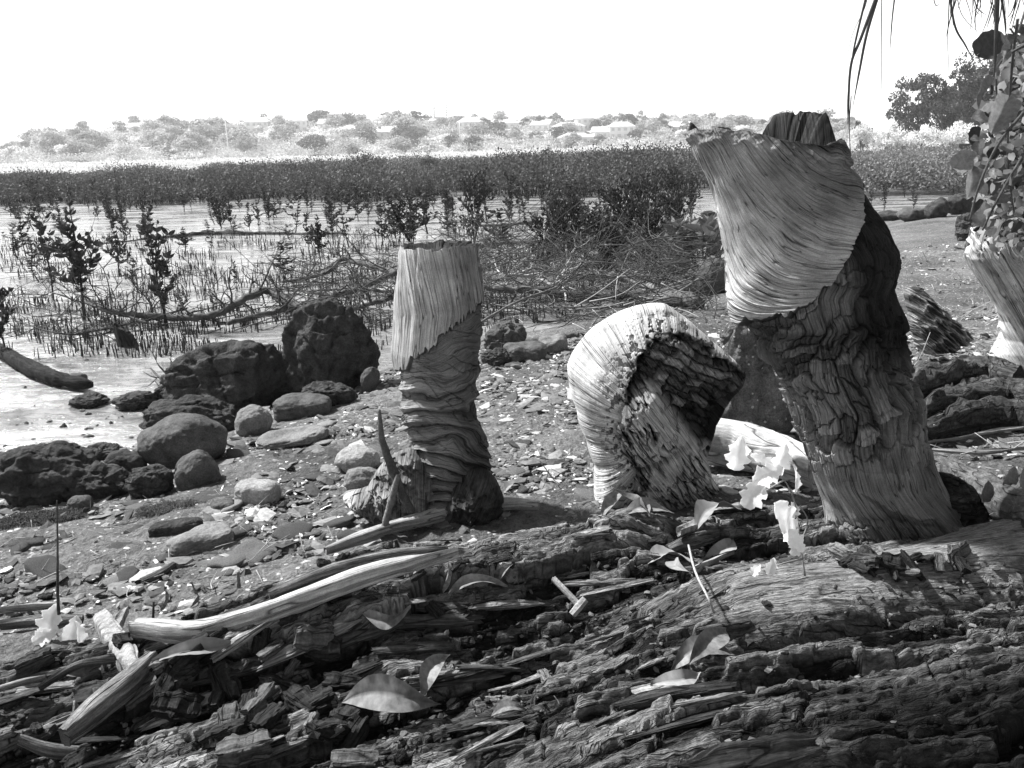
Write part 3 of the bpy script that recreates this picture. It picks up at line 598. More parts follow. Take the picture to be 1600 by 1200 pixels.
put_rock(645, 718, 44, 34, 'round', Gm, 'striped pale stone tucked behind the root of the twisted stump', 46)
put_rock(398, 788, 70, 34, 'slab', Pm, 'wedge shaped pale stone on the shingle', 47, depth=.6, rz=-12)
put_rock(308, 862, 108, 26, 'flat', Gm, 'long flat pale stone lying on the shingle', 48, depth=.75, rz=25, tilt=-6)
put_rock(270, 838, 80, 22, 'slab', D, 'dark narrow stone along the back of the long flat pale stone', 49, depth=.4, rz=18)
put_rock(345, 800, 40, 16, 'slab', Sm, 'small grey block left of the wedge shaped stone', 50)
put_rock(120, 800, 38, 22, 'slab', Sm, 'angular grey stone in front of the left black rock pile', 51)
put_rock(790, 552, 62, 50, 'rough', Sm, 'dark rock under the brush right of the twisted stump', 52)
put_rock(820, 566, 70, 30, 'slab', Sm, 'low dark block under the thin dark stick', 53)
put_rock(780, 572, 40, 26, 'rough', D, 'small dark rock nearest to the twisted stump', 54)
put_rock(765, 568, 24, 20, 'rough', Sm, 'tiny round rock touching the line of rocks behind the twisted stump', 55)
put_rock(865, 552, 50, 24, 'flat', Gm, 'flat grey stone at the right end of the rocks under the brush', 56)
put_rock(1062, 428, 34, 40, 'slab', Gm, 'pale blocky rock under the broad leaved plants', 57)
put_rock(1118, 460, 62, 60, 'round', Sm, 'big round grey rock against the left side of the flared stump', 58)
put_rock(1085, 450, 36, 30, 'rough', Sm, 'dark rock between the pale blocky rock and the round rock', 59)
put_rock(1075, 462, 50, 22, 'round', Sm, 'low rounded rock above the cut branch end', 60)
put_rock(1108, 338, 22, 9, 'rough', D, 'tiny dark rock out on the mud left of the flared stump', 61, sub=4)
put_rock(1395, 345, 50, 15, 'rough', D, 'low dark rock in the shoreline row, nearest to the flared stump', 62, sub=4)
put_rock(1432, 344, 44, 20, 'rough', Sm, 'middle sized grey rock in the shoreline row at right', 63, sub=4)
put_rock(1468, 340, 38, 28, 'rough', D, 'humped black rock in the shoreline row at right', 64, sub=4)
put_rock(1505, 334, 42, 32, 'rough', D, 'furthest right dark rock of the shoreline row', 65, sub=4)
put_rock(1532, 376, 58, 48, 'rough', D, 'large black rock below the climbing vine', 66)
put_rock(1432, 462, 30, 14, 'rough', D, 'small black stone on the sand right of the flared stump', 67, sub=4)
put_rock(1190, 690, 130, 195, 'rough', M['beach'], 'crumbly grey earth covered rock behind the curled stump', 68, depth=.5)
put_rock(1165, 560, 80, 60, 'rough', M['beach'], 'grey crumbling lump behind the neck of the flared stump', 69)
# weed lying on the stones
def tuft(px, py, wpx, n, hgt, label, mat):
    mb = MB(); p = GL(px, py); s = p[1]/F; W = wpx*s/2
    for i in range(n):
        r = math.sqrt(rng.random()); a = rng.random()*6.28; x = p[0]+W*r*math.cos(a); y = p[1]+W*.6*r*math.sin(a); z = float(allh(x, y)[0]); d = rng.normal(0, 1, 2)*hgt*.8
        P = bez([(x, y, z-.005), (x+d[0]*.5, y+d[1]*.5, z+hgt*(.5+.5*rng.random())), (x+d[0]*1.6, y+d[1]*1.6, z+hgt*.2*rng.random())], 5)
        mb.tube(P, [.0012, .0012, .001, .0007, .0004], 3)
    o = link('seaweed_clump', mb.mesh('seaweed_clump'), None, mat); tag(o, label, 'weed', kind='stuff'); return o
tuft(262, 800, 100, 900, .022, 'wispy pale weed matted over the shingle in front of the domed rock', M['mid_rock'])
tuft(60, 815, 150, 1500, .02, 'dark weed matted in front of the left black rock pile', M['moss'])
# ---- small loose stones, shells and leaves on the beach: individual for the ones that show largest
SV = []
for i in range(6): SV.append(('flat_stone', rock_mesh('flat_stone', 100+i, 3, 'flat', (1, .62+.05*i, .16+.05*(i % 3)))))
for k, mt in enumerate([Sm, Gm, Sm, Pm, Gm, Sm]): SV[k][1].materials.append(mt)
def shell_mesh(seed, n=9):
    a = np.linspace(-1.25, 1.25, n); r = np.linspace(0, 1, 6); A, Rr = np.meshgrid(a, r)
    rad = Rr*(1+.05*np.sin(A*20)*Rr); V = np.stack([rad*np.sin(A), rad*np.cos(A)-.4, .5*(Rr*(1.05-Rr))*1.6+.02*np.sin(A*14+seed)*Rr], -1).reshape(-1, 3)
    Fc = gridf(6, n); V2 = V.copy(); V2[:, 2] -= .05; m_ = len(V)
    rim = [k for k in range(n)]; return mesh('shell', np.concatenate([V, V2]), np.concatenate([Fc, Fc[:, ::-1]+m_]))
SHM = [shell_mesh(i) for i in range(3)]; [m_.materials.append(M['shell']) for m_ in SHM]
ADJ = {0: ('dark grey', 'lumpy'), 1: ('mid grey', 'flat'), 2: ('slate grey', 'thin'), 3: ('pale', 'flat'), 4: ('light grey', 'oval'), 5: ('charcoal', 'broad')}
def on_beach(px, py):
    p = GL(px, py); return p, (shore_d(p[0], p[1]) > .05 and p[2] < .45 and float(logh(p[0], p[1])[0]) < float(terr(p[0], p[1]))+.02)
def nrm(fn, x, y):
    e = .03; return Vector((-(float(fn(x+e, y)[0])-float(fn(x-e, y)[0]))/(2*e), -(float(fn(x, y+e)[0])-float(fn(x, y-e)[0]))/(2*e), 1)).normalized()
placed = 0
for _ in range(4000):
    if placed >= 190: break
    q = rng.random()
    if q < .62: px, py = rng.uniform(0, 620), rng.uniform(640, 930)
    elif q < .8: px, py = rng.uniform(740, 930), rng.uniform(560, 790)
    elif q < .9: px, py = rng.uniform(1400, 1600), rng.uniform(400, 700)
    else: px, py = rng.uniform(760, 1120), rng.uniform(470, 640)
    p, ok = on_beach(px, py)
    if not ok: continue
    k = int(rng.integers(6)); nm, me = SV[k]; o = link(nm, me); s = (.012+.045*rng.random()**2.2)*(1.25 if py > 640 and px < 620 else .9)
    o.location = (p[0], p[1], p[2]+s*.05); o.scale = (s, s*rng.uniform(.7, 1.2), s*rng.uniform(.7, 1.3)); o.rotation_euler = (rng.normal(0, .14), rng.normal(0, .14)-.08, rng.uniform(0, 6.28))
    big_ = 'larger' if s > .035 else ('small' if s > .02 else 'tiny')
    tag(o, 'stone', 'stone', 'loose flat stones on the beach'); NAMES.append((o, big_+' '+ADJ[k][0], 'stone', 'stones', lm_label(px, py), px)); placed += 1
placed = 0
for _ in range(3000):
    if placed >= 110: break
    q = rng.random(); px, py = (rng.uniform(0, 620), rng.uniform(660, 930)) if q < .7 else (rng.uniform(740, 1000), rng.uniform(520, 790))
    p, ok = on_beach(px, py)
    if not ok: continue
    o = link('shell', SHM[int(rng.integers(3))]); s = .008+.014*rng.random()**2; o.location = (p[0], p[1], p[2]+s*.25)
    o.scale = (s, s*rng.uniform(.7, 1.1), s); o.rotation_euler = (rng.normal(0, .5), rng.normal(0, .5), rng.uniform(0, 6.28))
    tag(o, 'shell', 'shell', 'white shells scattered on the beach'); NAMES.append((o, 'tiny white' if s < .011 else 'larger white' if s > .014 else 'small white', 'shell', 'shells', lm_label(px, py), px)); placed += 1
def scatter_stuff(name, label, n, fn, smin, smax, flat, tone, mat, region, cat='gravel', power=2.5, hfn=None):
    V0, F0 = ICO[1]; xs = []; hf = hfn or allh
    x = np.concatenate([rng.uniform(r[0], r[1], int(n*r[4])) for r in region]); y = np.concatenate([rng.uniform(r[2], r[3], int(n*r[4])) for r in region])
    ok = fn(x, y); x, y = x[ok], y[ok]; z = hf(x, y); m_ = len(x); s = smin+(smax-smin)*rng.random(m_)**power
    a = rng.uniform(0, 6.28, m_); sc3 = np.stack([s*rng.uniform(.7, 1.4, m_), s*rng.uniform(.4, 1, m_), s*rng.uniform(flat*.5, flat*1.5, m_)], -1)
    V = V0[None]*(1+.25*rng.normal(0, 1, (m_, len(V0), 1)))*sc3[:, None]; c_, s_ = np.cos(a)[:, None], np.sin(a)[:, None]
    tl = rng.normal(0, .25, m_)[:, None]
    X = V[..., 0]*c_-V[..., 1]*s_+x[:, None]; Y_ = V[..., 0]*s_+V[..., 1]*c_+y[:, None]; Z_ = V[..., 2]+V[..., 0]*tl+z[:, None]+s[:, None]*.1
    Fc = (F0[None]+(np.arange(m_)*len(V0))[:, None, None]).reshape(-1, 3); tn = np.repeat(tone(m_), len(V0))
    o = link(name, mesh(name, np.stack([X, Y_, Z_], -1).reshape(-1, 3), Fc, attrs={'tone': tn}, smooth=False), None, mat); tag(o, label, cat, kind='stuff'); return o
def tone_mat(name, rough=.85, sc_=60):
    m, t, b = NM(name); at = node(t, 'ShaderNodeAttribute', attribute_name='tone').outputs['Fac']; ob = node(t, 'ShaderNodeTexCoord').outputs['Object']
    n1 = noise(t, ob, sc_, 5, .7); finish(t, b, mth(t, 'MULTIPLY', at, mapr(t, n1, .3, .7, .6, 1.4)), n1, .003, .8, rough); return m
M['gravel'] = tone_mat('gravel_bits'); M['chipmat'] = tone_mat('wood_bits', .9, 120)
isb = lambda x, y: (shore_d(x, y) > .0) & (logh(x, y) < terr(x, y)+.02)
scatter_stuff('beach_litter', 'flat stone chips, bark flakes and leaf bits strewn over the beach', 5200, isb, .011, .046, .22, lambda m_: np.where(rng.random(m_) < .12, .33, .04+.16*rng.random(m_)), M['gravel'], [(-3.2, .6, 1.4, 5.5, .7), (-.2, 2.8, 2.0, 5, .2), (.5, 5, 2.2, 9, .1)], 'litter')
scatter_stuff('gravel', 'fine shingle, shell grit and leaf litter covering the beach', 40000, isb, .003, .018, .45, lambda m_: np.where(rng.random(m_) < .12, .6, .06+.2*rng.random(m_)), M['gravel'], [(-3.2, .6, 1.4, 5.5, .6), (-.2, 2.8, 2.0, 5, .3), (.5, 5, 2.2, 9, .2)])
scatter_stuff('mud_pebble', 'dark crumbs and pebbles strewn over the mud edge', 5000, lambda x, y: (shore_d(x, y) < .1) & (rng.random(len(x)) < np.exp(shore_d(x, y)/.5)), .004, .022, .5, lambda m_: .03+.05*rng.random(m_), M['gravel'], [(-5, -.2, 2.0, 6.0, 1)], 'pebbles', 3, terr)
# ============================================================ foreground: splinters, chips, sticks, leaves
def slab_mesh(L, W, T, seed, n=44, m=12, curve=0.0, taper=.35, us=.12):
    """a splintered lath of wood along X with ragged ends and split faces"""
    x = np.linspace(-.5, .5, n); a = np.arange(m*2)/(m*2)*2*np.pi; cs = np.sign(np.cos(a))*np.abs(np.cos(a))**.5; sn = np.sign(np.sin(a))*np.abs(np.sin(a))**.5
    X, A = np.meshgrid(x, a, indexing='ij'); end = (.5-np.abs(X))
    wv = (1-taper*ss(.25, .0, end+.05*vn(np.sin(A)*4, seed, 0, seed)))*(1+.12*vn(X*5, seed, 0, seed))
    rg = .22*ridge(cs[None]*4.1+0*X, sn[None]*4.3+X*1.6, seed, 4, seed)-.10*(vn(cs[None]*9, sn[None]*9+X*3, seed, seed+8) > .35); stp = .18*(hsh(np.floor(X*5+2*vn(A*1.1, seed, 0, seed)), np.floor(A*1.3), np.int64(seed))-.5)
    Yv = cs[None]*W/2*wv*(1+rg); Zv = sn[None]*T/2*wv*(1+1.6*rg+stp*(np.sin(A) > -.2))
    Xv = X*L*(1+(.16*vn(cs[None]*3.3+0*X, sn[None]*3.1, seed, seed+4)+.08*vn(cs[None]*9+0*X, sn[None]*9, seed, seed+5))*ss(.2, .5, np.abs(X)))
    Zv = Zv+curve*L*(.25-X**2)*1.0
    V = np.stack([Xv, Yv, Zv], -1); c0 = V[0].mean(0)[None]; c1 = V[-1].mean(0)[None]; k = 2*m; kk = np.arange(k)
    VV = np.concatenate([V.reshape(-1, 3), c0, c1]); f0 = np.stack([(kk+1) % k, kk, np.full(k, n*k)], 1); f1 = np.stack([(n-1)*k+kk, (n-1)*k+(kk+1) % k, np.full(k, n*k+1)], 1)
    uv = np.stack([np.concatenate([(A/6.28*(W+T)*2).ravel(), [0, 0]]), np.concatenate([Xv.ravel(), [0, 0]])], -1)
    uv = uv*us
    return mesh('splinter', VV, [gridf(n, k, True)[:, ::-1], np.concatenate([f0, f1])], uv, {'tone': np.full(len(VV), 0.0)}, smooth=False)
def set_tone(me, t):
    me.attributes['tone'].data.foreach_set('value', np.full(len(me.vertices), t, np.float32)); return me
SPL = []
for i in range(16):
    me = set_tone(slab_mesh(1, rng.uniform(.09, .22), rng.uniform(.05, .10), 200+i, curve=rng.uniform(-.05, .1)), rng.choice([.04, .08, .15, .27])); me.materials.append(M['chunk']); SPL.append(me)
CH = []
for i in range(14):
    me = set_tone(slab_mesh(1, rng.uniform(.35, .7), rng.uniform(.25, .5), 300+i, 30, 11, 0, .15, .045), rng.choice([.035, .07, .12, .2])); me.materials.append(M['chunk']); CH.append(me)
def lay(o, x, y, s, rz, lift=.2, fn=None, jit=.12):
    z = float(allh(x, y)[0]); n = nrm(allh_s, x, y); q = n.to_track_quat('Z', 'Y').to_matrix(); 
    o.rotation_euler = (Vector((0, 0, 1)).rotation_difference(n).to_matrix() @ Euler((rng.normal(0, jit), rng.normal(0, jit*.6), rz)).to_matrix()).to_euler()
    o.location = (x, y, z+lift); o.scale = s if hasattr(s, '__len__') else (s, s, s)
def allh_s(x, y):
    return np.atleast_1d(np.maximum(log_coarse(x, y), terr(x, y)))
cnt_ = 0
for _ in range(900):
    if cnt_ >= 74: break
    px = rng.uniform(0, 560) if rng.random() < .55 else rng.uniform(500, 1200); py = rng.uniform(800, 1195)
    p = GL(px, py)
    if float(logh(p[0], p[1])[0]) < .3: continue
    me = SPL[int(rng.integers(16))]; o = link('splinter', me, log); L = .05+.16*rng.random()**1.6
    lay(o, p[0], p[1], (L, L*rng.uniform(.5, 1.0), L*rng.uniform(.5, 1)), math.atan(float(np.interp(p[0], _gx, _gs)))+rng.normal(0, .1), .004); cnt_ += 1
for j in range(115):
    px, py = (rng.uniform(0, 560), rng.uniform(960, 1199)) if rng.random() < .5 else (rng.uniform(0, 1250), rng.uniform(790, 1199))
    p = GL(px, py); o = link('wood_chunk', CH[int(rng.integers(14))]); L = rng.uniform(.018, .06)*(1.25 if py > 1000 and px < 560 else .6)
    lay(o, p[0], p[1], L, rng.uniform(0, 3.14) if rng.random() < .4 else rng.normal(.6, .4), L*.12, jit=.35)
    tag(o, 'chip', 'wood chip', 'loose chips of rotten wood on the log'); NAMES.append((o, 'small' if L < .025 else 'medium' if L < .04 else 'large', 'rotten wood chip', 'rotten wood chips', lm_label(px, py), px))
for j in range(22):
    px = rng.uniform(1300, 1500); py = np.interp(px, [1300, 1340, 1400, 1500], [850, 880, 892, 878])+rng.uniform(-8, 12); p = GL(px, py); o = link('bark_fragment', CH[int(rng.integers(14))]); L = rng.uniform(.03, .075)
    lay(o, p[0], p[1], (L, L*.8, L*rng.uniform(.4, .9)), rng.uniform(0, 3.14), L*.15, jit=.5); tag(o, 'bark', 'bark', 'rotten bark fragments round the foot of the flared stump'); NAMES.append((o, 'small dark' if L < .045 else 'large dark', 'bark fragment', 'bark fragments', 'at the foot of the flared stump', px))
scatter_stuff('wood_crumbs', 'crumbs of rotten wood and litter filling the hollows of the log', 14000, lambda x, y: (logh(x, y) > .3) & (logh(x, y) < log_coarse(x, y)-.004), .002, .009, .6, lambda m_: .03+.14*rng.random(m_)**2, M['chipmat'], [(-1.3, 1.4, .85, 2.4, 1)], 'wood crumbs', 2, allh)
# traced long splinters of sound wood
def strip(name, pts, wpx, thick, tone, label, seed, parent=None, cat='wood', raise_=.02, mat=None, crag=0.0):
    P = []; 
    zs = [GL(px, py)[2] for px, py in pts]; n_p = len(pts); lin = np.polyval(np.polyfit(np.arange(n_p), zs, 1 if n_p < 5 else 2), np.arange(n_p)); lin = np.maximum(lin, np.array(zs)-.03)
    for k, (px, py) in enumerate(pts): P.append(on_z(px, py, lin[k]+raise_))
    P = bez(P, 90)
    T = np.gradient(P, axis=0); T /= np.linalg.norm(T, axis=1)[:, None]; N = np.cross(T, [0, 0, 1.0]); N /= np.linalg.norm(N, axis=1)[:, None]; B = np.cross(N, T)
    m = 36; a = np.arange(m)/m*2*np.pi; ex = .8 if cat == 'log' else .45; cs = np.sign(np.cos(a))*np.abs(np.cos(a))**ex; sn = np.sign(np.sin(a))*np.abs(np.sin(a))**ex
    t = np.linspace(0, 1, 90); W = np.interp(t, np.linspace(0, 1, len(wpx)), wpx)*P[:, 1]/F/2; s = np.concatenate([[0], np.cumsum(np.linalg.norm(np.diff(P, axis=0), axis=1))])
    rg = .25*ridge(cs[None]*2.6, s[:, None]*3, seed, 3, seed)+crag*(1.3*(brick(s[:, None]+.02*fbm(s[:, None]*20, a[None], 0, 2, 5), .03*a[None]+0*s[:, None], .09, .035, seed)[0]-.5)+.5*fbm(s[:, None]*14, a[None]*1.5, 0, 3, seed))
    V = P[:, None]+N[:, None]*(cs[None]*W[:, None]*(1+.12*vn(s*30, 0, 0, seed))[:, None])[..., None]+B[:, None]*(sn[None]*thick/2*(1+rg)*(W/W.max())[:, None]**.5+.006*vn(s[:, None]*6, cs[None], 0, seed))[..., None]
    uv = np.stack([np.broadcast_to(a/6.28*.09, (90, m)), np.broadcast_to(s[:, None], (90, m))], -1)
    k = np.arange(m); VV = np.concatenate([V.reshape(-1, 3), P[:1], P[-1:]]); caps = np.concatenate([np.stack([(k+1) % m, k, np.full(m, 90*m)], 1), np.stack([89*m+k, 89*m+(k+1) % m, np.full(m, 90*m+1)], 1)])
    me = mesh(name, VV, [gridf(90, m, True)[:, ::-1], caps], np.concatenate([uv.reshape(-1, 2), [[0, 0], [0, 0]]]), {'tone': np.full(len(VV), tone), 'rot': np.full(len(VV), float(crag > .5))})
    o = link(name, me, parent, mat or (M['stump'] if tone > .2 else M['chunk']))
    if label: tag(o, label, cat)
    return o
strip('wood_splinter', [(212, 985), (300, 988), (380, 970), (470, 938), (560, 905), (640, 882), (716, 862)], [22, 34, 34, 32, 26, 20, 6], .035, .36, 'long curved pale splinter of sound wood running up from the mottled stick', 1, raise_=.035)
strip('wood_splinter', [(508, 862), (570, 838), (640, 815), (710, 797), (790, 788), (842, 790)], [8, 22, 22, 22, 20, 8], .03, .36, 'shorter curved pale splinter at the back of the log, before the twisted stump', 2, raise_=.045)
strip('wood_splinter', [(420, 930), (520, 893), (620, 868), (700, 858)], [8, 16, 14, 5], .02, .15, 'thin dark splinter just behind the long curved pale one', 3, raise_=.03)
strip('wood_stick', [(100, 1148), (150, 1105), (200, 1068), (240, 1030)], [26, 38, 40, 26], .04, .17, 'thick square edged broken stick lying diagonally at lower left', 4, cat='stick', raise_=.045)
strip('wood_stick', [(158, 968), (175, 995), (200, 1030), (212, 1048)], [24, 32, 34, 20], .035, .24, 'mottled stub of a branch with a knot, at the left end of the long splinter', 5, cat='stick', raise_=.05, mat=M['lichen'])
strip('wood_stick', [(180, 985), (190, 965), (196, 955)], [16, 14, 12], .018, .2, 'short upturned side twig on the mottled branch stub', 6, cat='stick', raise_=.075, mat=M['lichen'])
strip('wood_stick', [(30, 1155), (80, 1172), (150, 1178)], [8, 14, 12], .016, .2, 'crooked thin stick at the lower left corner', 7, cat='stick', raise_=.02)
strip('wood_stick', [(0, 1080), (40, 1068), (72, 1060)], [8, 10, 6], .012, .3, 'pale thin stick entering at the left edge', 8, cat='stick', raise_=.03)
strip('wood_stick', [(0, 978), (60, 972), (130, 968)], [10, 16, 8], .018, .14, 'dark curved stick behind the white weed at left', 9, cat='stick', raise_=.03)
strip('wood_stick', [(0, 953), (50, 948), (90, 945)], [10, 12, 6], .014, .36, 'pale stick lying behind the white weed at left', 10, cat='stick', raise_=.02)
strip('wood_stick', [(60, 1075), (120, 1040), (180, 1028)], [4, 9, 6], .012, .12, 'thin arched dark stick left of the mottled stub', 11, cat='stick', raise_=.04)
strip('wood_stick', [(1085, 890), (1120, 872), (1145, 862)], [8, 9, 6], .01, .4, 'pale thin stick beside the pale pointed gum leaf', 12, cat='stick', raise_=.02)
strip('wood_stick', [(1060, 832), (1110, 812), (1170, 785)], [10, 20, 18], .022, .22, 'mottled pale stick lying behind the pale pointed gum leaf', 13, cat='stick', raise_=.02, mat=M['lichen'])
strip('wood_stick', [(1030, 865), (1080, 845), (1120, 835)], [10, 22, 12], .022, .1, 'dark stick in front of the mottled pale stick', 14, cat='stick', raise_=.015)
strip('wood_stick', [(863, 905), (885, 928), (903, 948)], [8, 8, 10], .010, .45, 'small pale forked twig like a bone in the middle of the log', 15, cat='stick', raise_=.03, mat=M['pale_twig'])
strip('wood_stick', [(893, 960), (903, 948), (914, 935)], [8, 10, 8], .012, .45, 'knuckle shaped end piece of the small bone like twig', 16, cat='stick', raise_=.032, mat=M['pale_twig'])
strip('wood_stick', [(222, 910), (248, 898), (272, 883)], [10, 11, 9], .012, .1, 'short dark stick on the shingle in front of the long flat pale stone', 17, cat='stick', raise_=.01)
# pale broken log piece behind the weeds; right-hand rotten pieces
strip('log_piece', [(1100, 690), (1160, 696), (1220, 712), (1275, 732)], [60, 64, 52, 40], .13, .42, 'pale broken log piece between the curled stump and the flared stump', 21, cat='log', raise_=.09)
o = strip('log_root', [(1480, 730), (1530, 760), (1580, 790), (1640, 825)], [26, 40, 48, 54], .08, .09, 'smooth dark root running right from the foot of the flared stump', 22, cat='log', raise_=.03)
for i, (pts, wp, tn, lb) in enumerate([([(1410, 610), (1470, 588), (1540, 575), (1600, 590)], [40, 60, 60, 50], .10, 'top layer of a dark split rotten log behind the flared stump at right'),
        ([(1440, 645), (1500, 620), (1570, 610), (1640, 625)], [20, 48, 50, 40], .09, 'middle plank of the dark split rotten log at right'),
        ([(1440, 680), (1500, 660), (1570, 650), (1640, 660)], [20, 40, 44, 40], .075, 'lowest plank of the dark split rotten log at right')]):
    strip('rotten_plank', pts, wp, .10, tn*.65, lb, 23+i, cat='log', raise_=.13-.04*i, crag=.8, mat=M['rotten'])
for i, (pts, lb) in enumerate([([(1440, 692), (1500, 684), (1560, 672), (1600, 668)], 'long thin pale stick in front of the split rotten log'), ([(1450, 700), (1530, 706), (1600, 700)], 'lower thin stick under the split rotten log'), ([(1500, 665), (1525, 650), (1545, 635)], 'tiny twig standing off the split rotten log')]):
    strip('thin_stick', pts, [4, 5, 3], .008, .3, lb, 30+i, cat='stick', raise_=.03)
# rooty foot of the twisted stump, thin upright splinter leaning in front of it
rt = blob('root', [(645, 700), (668, 720), (680, 760), (690, 800), (650, 830), (612, 838), (590, 820), (566, 805), (548, 792), (537, 782), (536, 772), (552, 768), (575, 762), (585, 745), (596, 728), (615, 712)], (620, 775), YT-.06, .10, M['stump'], 200, 500,
          lambda px, py, RR, S: (.03*ridge((px+py*.5)*S*16, (py*.8-px*.5)*S*34, 0, 4, 5)+.01*fbm(px/6., py/6., 0, 3, 6)-.02, .14+.10*ridge((px+py*.5)*S*16, (py*.8-px*.5)*S*34, 0, 4, 5)+.2*ss(575, 545, px), px*S, py*S), .8, tw)
rt2 = blob('root', [(745, 728), (765, 738), (782, 765), (786, 800), (740, 822), (690, 812), (700, 775), (720, 745)], (742, 780), YT-.08, .09, M['stump'], 140, 380,
          lambda px, py, RR, S: (.025*ridge(px*S*24, py*S*22, 0, 4, 15)-.01, .05+.04*fbm(px/8., py/8., 0, 3, 16), px*S+.5*py*S, py*S-.5*px*S), .8, tw)
rt3 = blob('root', [(1462, 735), (1500, 752), (1528, 785), (1540, 830), (1520, 868), (1470, 892), (1420, 900), (1385, 892), (1395, 872), (1430, 858), (1450, 830), (1455, 780)], (1475, 830), YB-.02, .09, M['rotten'], 160, 460,
          lambda px, py, RR, S: (.035*ridge(px*S*14, py*S*20, 0, 4, 25)+.012*fbm(px/9., py/9., 0, 3, 27)-.02, .035+.025*fbm(px/12., py/12., 0, 3, 26), py*S*.6, px*S), .8, big, jag=.05)
def stand_stick(pts, Y, rad, mat, label, tone=0.0, name='upright_stick'):
    P = bez([on_y(a, b, Y+(c if len(q) > 2 else 0)) for q in pts for a, b, c in [(q+(0,))[:3]]], 30); mb = MB(); mb.tube(P, np.interp(np.linspace(0, 1, 30), np.linspace(0, 1, len(rad)), rad), 8, 0, .25, 5)
    o = link(name, mb.mesh(name), None, mat); tag(o, label, 'stick'); return o
stand_stick([(592, 640), (598, 690), (612, 730), (630, 775), (645, 800)], YT-.2, [.004, .010, .013, .012, .008], M['branch'], 'thin dark splinter standing upright against the root of the twisted stump')
stand_stick([(622, 742), (612, 780), (600, 825)], YT-.22, [.006, .010, .008], M['grey_rock'], 'short grey stick leaning at the foot of the upright splinter')
stand_stick([(89, 782), (90, 850), (90, 920), (92, 960)], 1.62, [.0012, .002, .003, .003], M['twig'], 'thin upright dry stem at far left behind the white weed')
stand_stick([(372, 893), (373, 918)], 1.9, [.004, .005], M['grey_rock'], 'tiny peg of wood sticking up behind the long splinter')
stand_stick([(240, 940), (239, 970)], 1.55, [.002, .003], M['twig'], 'thin dark twig end poking up beside the mottled stub')
# pale stump at the right edge and the crumbling one beside it
rs_ = lambda sd, lo, hi, kx, ky, fx=12, fy=70: (lambda px, py, RR, S: (.022*ridge((px*kx+py*ky)*S*fy, (py*kx-px*ky)*S*fx, 0, 4, sd)-.01, lo+(hi-lo)*ridge((px*kx+py*ky)*S*fy, (py*kx-px*ky)*S*fx, 0, 4, sd).clip(0, 1), (px*kx+py*ky)*S, (py*kx-px*ky)*S))
def bl_disp(PX, PY, A, Z, HW):
    w1 = PX*.86-PY*.50; w2 = PX*.50+PY*.86; g = ridge(w1/11., w2/160., 0, 3, 31); g2 = ridge(w1/3.2, w2/60., 0, 2, 32); s = vn(w1/17., w2/300., 1, 33)
    return .010*g+.003*g2-.02*np.exp(-(s/.07)**2)+.012*vn(w1/40., w2/120., 0, 34), np.clip(.40+.16*g-.16*np.exp(-(s/.07)**2), .05, .6), w1*.0026, w2*.0026
p_ = loft('trunk', [(366, 1526, 1664), (385, 1518, 1666), (402, 1516, 1668), (430, 1530, 1670), (462, 1549, 1670), (500, 1566, 1668), (528, 1567, 1668), (548, 1556, 1672), (575, 1550, 1676)], 3.7, .7, 420, 420, bl_disp, lambda a, px: (.028*vn(np.cos(a)*4.5, np.sin(a)*4.5, 0, 35)+.02*np.sign(vn(np.cos(a)*7, np.sin(a)*7, 2, 36))*.5, .05), M['stump'], smoothk=5)
p_.name = 'bleached_stump'; tag(p_, 'bright bleached splintered stump cut off by the right edge', 'stump')
p_ = blob('trunk', [(1410, 455), (1425, 448), (1445, 462), (1462, 478), (1480, 498), (1505, 512), (1520, 530), (1500, 545), (1440, 545), (1428, 520), (1420, 485)], (1455, 505), 3.9, .12, M['rotten'], 160, 460, rs_(33, .05, .38, .6, -.8, 14, 60), jag=.1)
p_.name = 'crumbling_stump'; tag(p_, 'small crumbling stump remnant between the flared stump and the bleached stump', 'stump')
# mud: sunk stump stub, driftwood log
p_ = loft('stub', [(512, 179, 200), (522, 181, 206), (535, 184, 213), (545, 186, 220), (556, 184, 224)], on_z(197, 545, 0)[1]+.1, .8, 120, 90, lambda PX, PY, A, Z, HW: (.008*ridge(A*3, Z*4, 0, 3, 3), .035+.03*ridge(A*5, Z*4, 0, 3, 4).clip(0, 1), A*HW, Z), lambda a, px: (-.03*np.cos(a)+.008*vn(np.cos(a)*3, np.sin(a)*3, 0, 5), .01), M['stump'], smoothk=3)
p_.name = 'mud_stump'; tag(p_, 'short dark leaning stub of a post stuck in the mud', 'stump')
strip('driftwood_log', [(-60, 520), (0, 548), (40, 572), (80, 588), (120, 597), (145, 600)], [14, 18, 22, 24, 18, 3], .08, .018, 'dark driftwood log lying half sunk in the mud at left', 41, cat='log', raise_=.05, crag=.3)
put_rock(118, 602, 30, 18, 'slab', Sm, 'small stone at the end of the driftwood log in the mud', 71, sub=4)
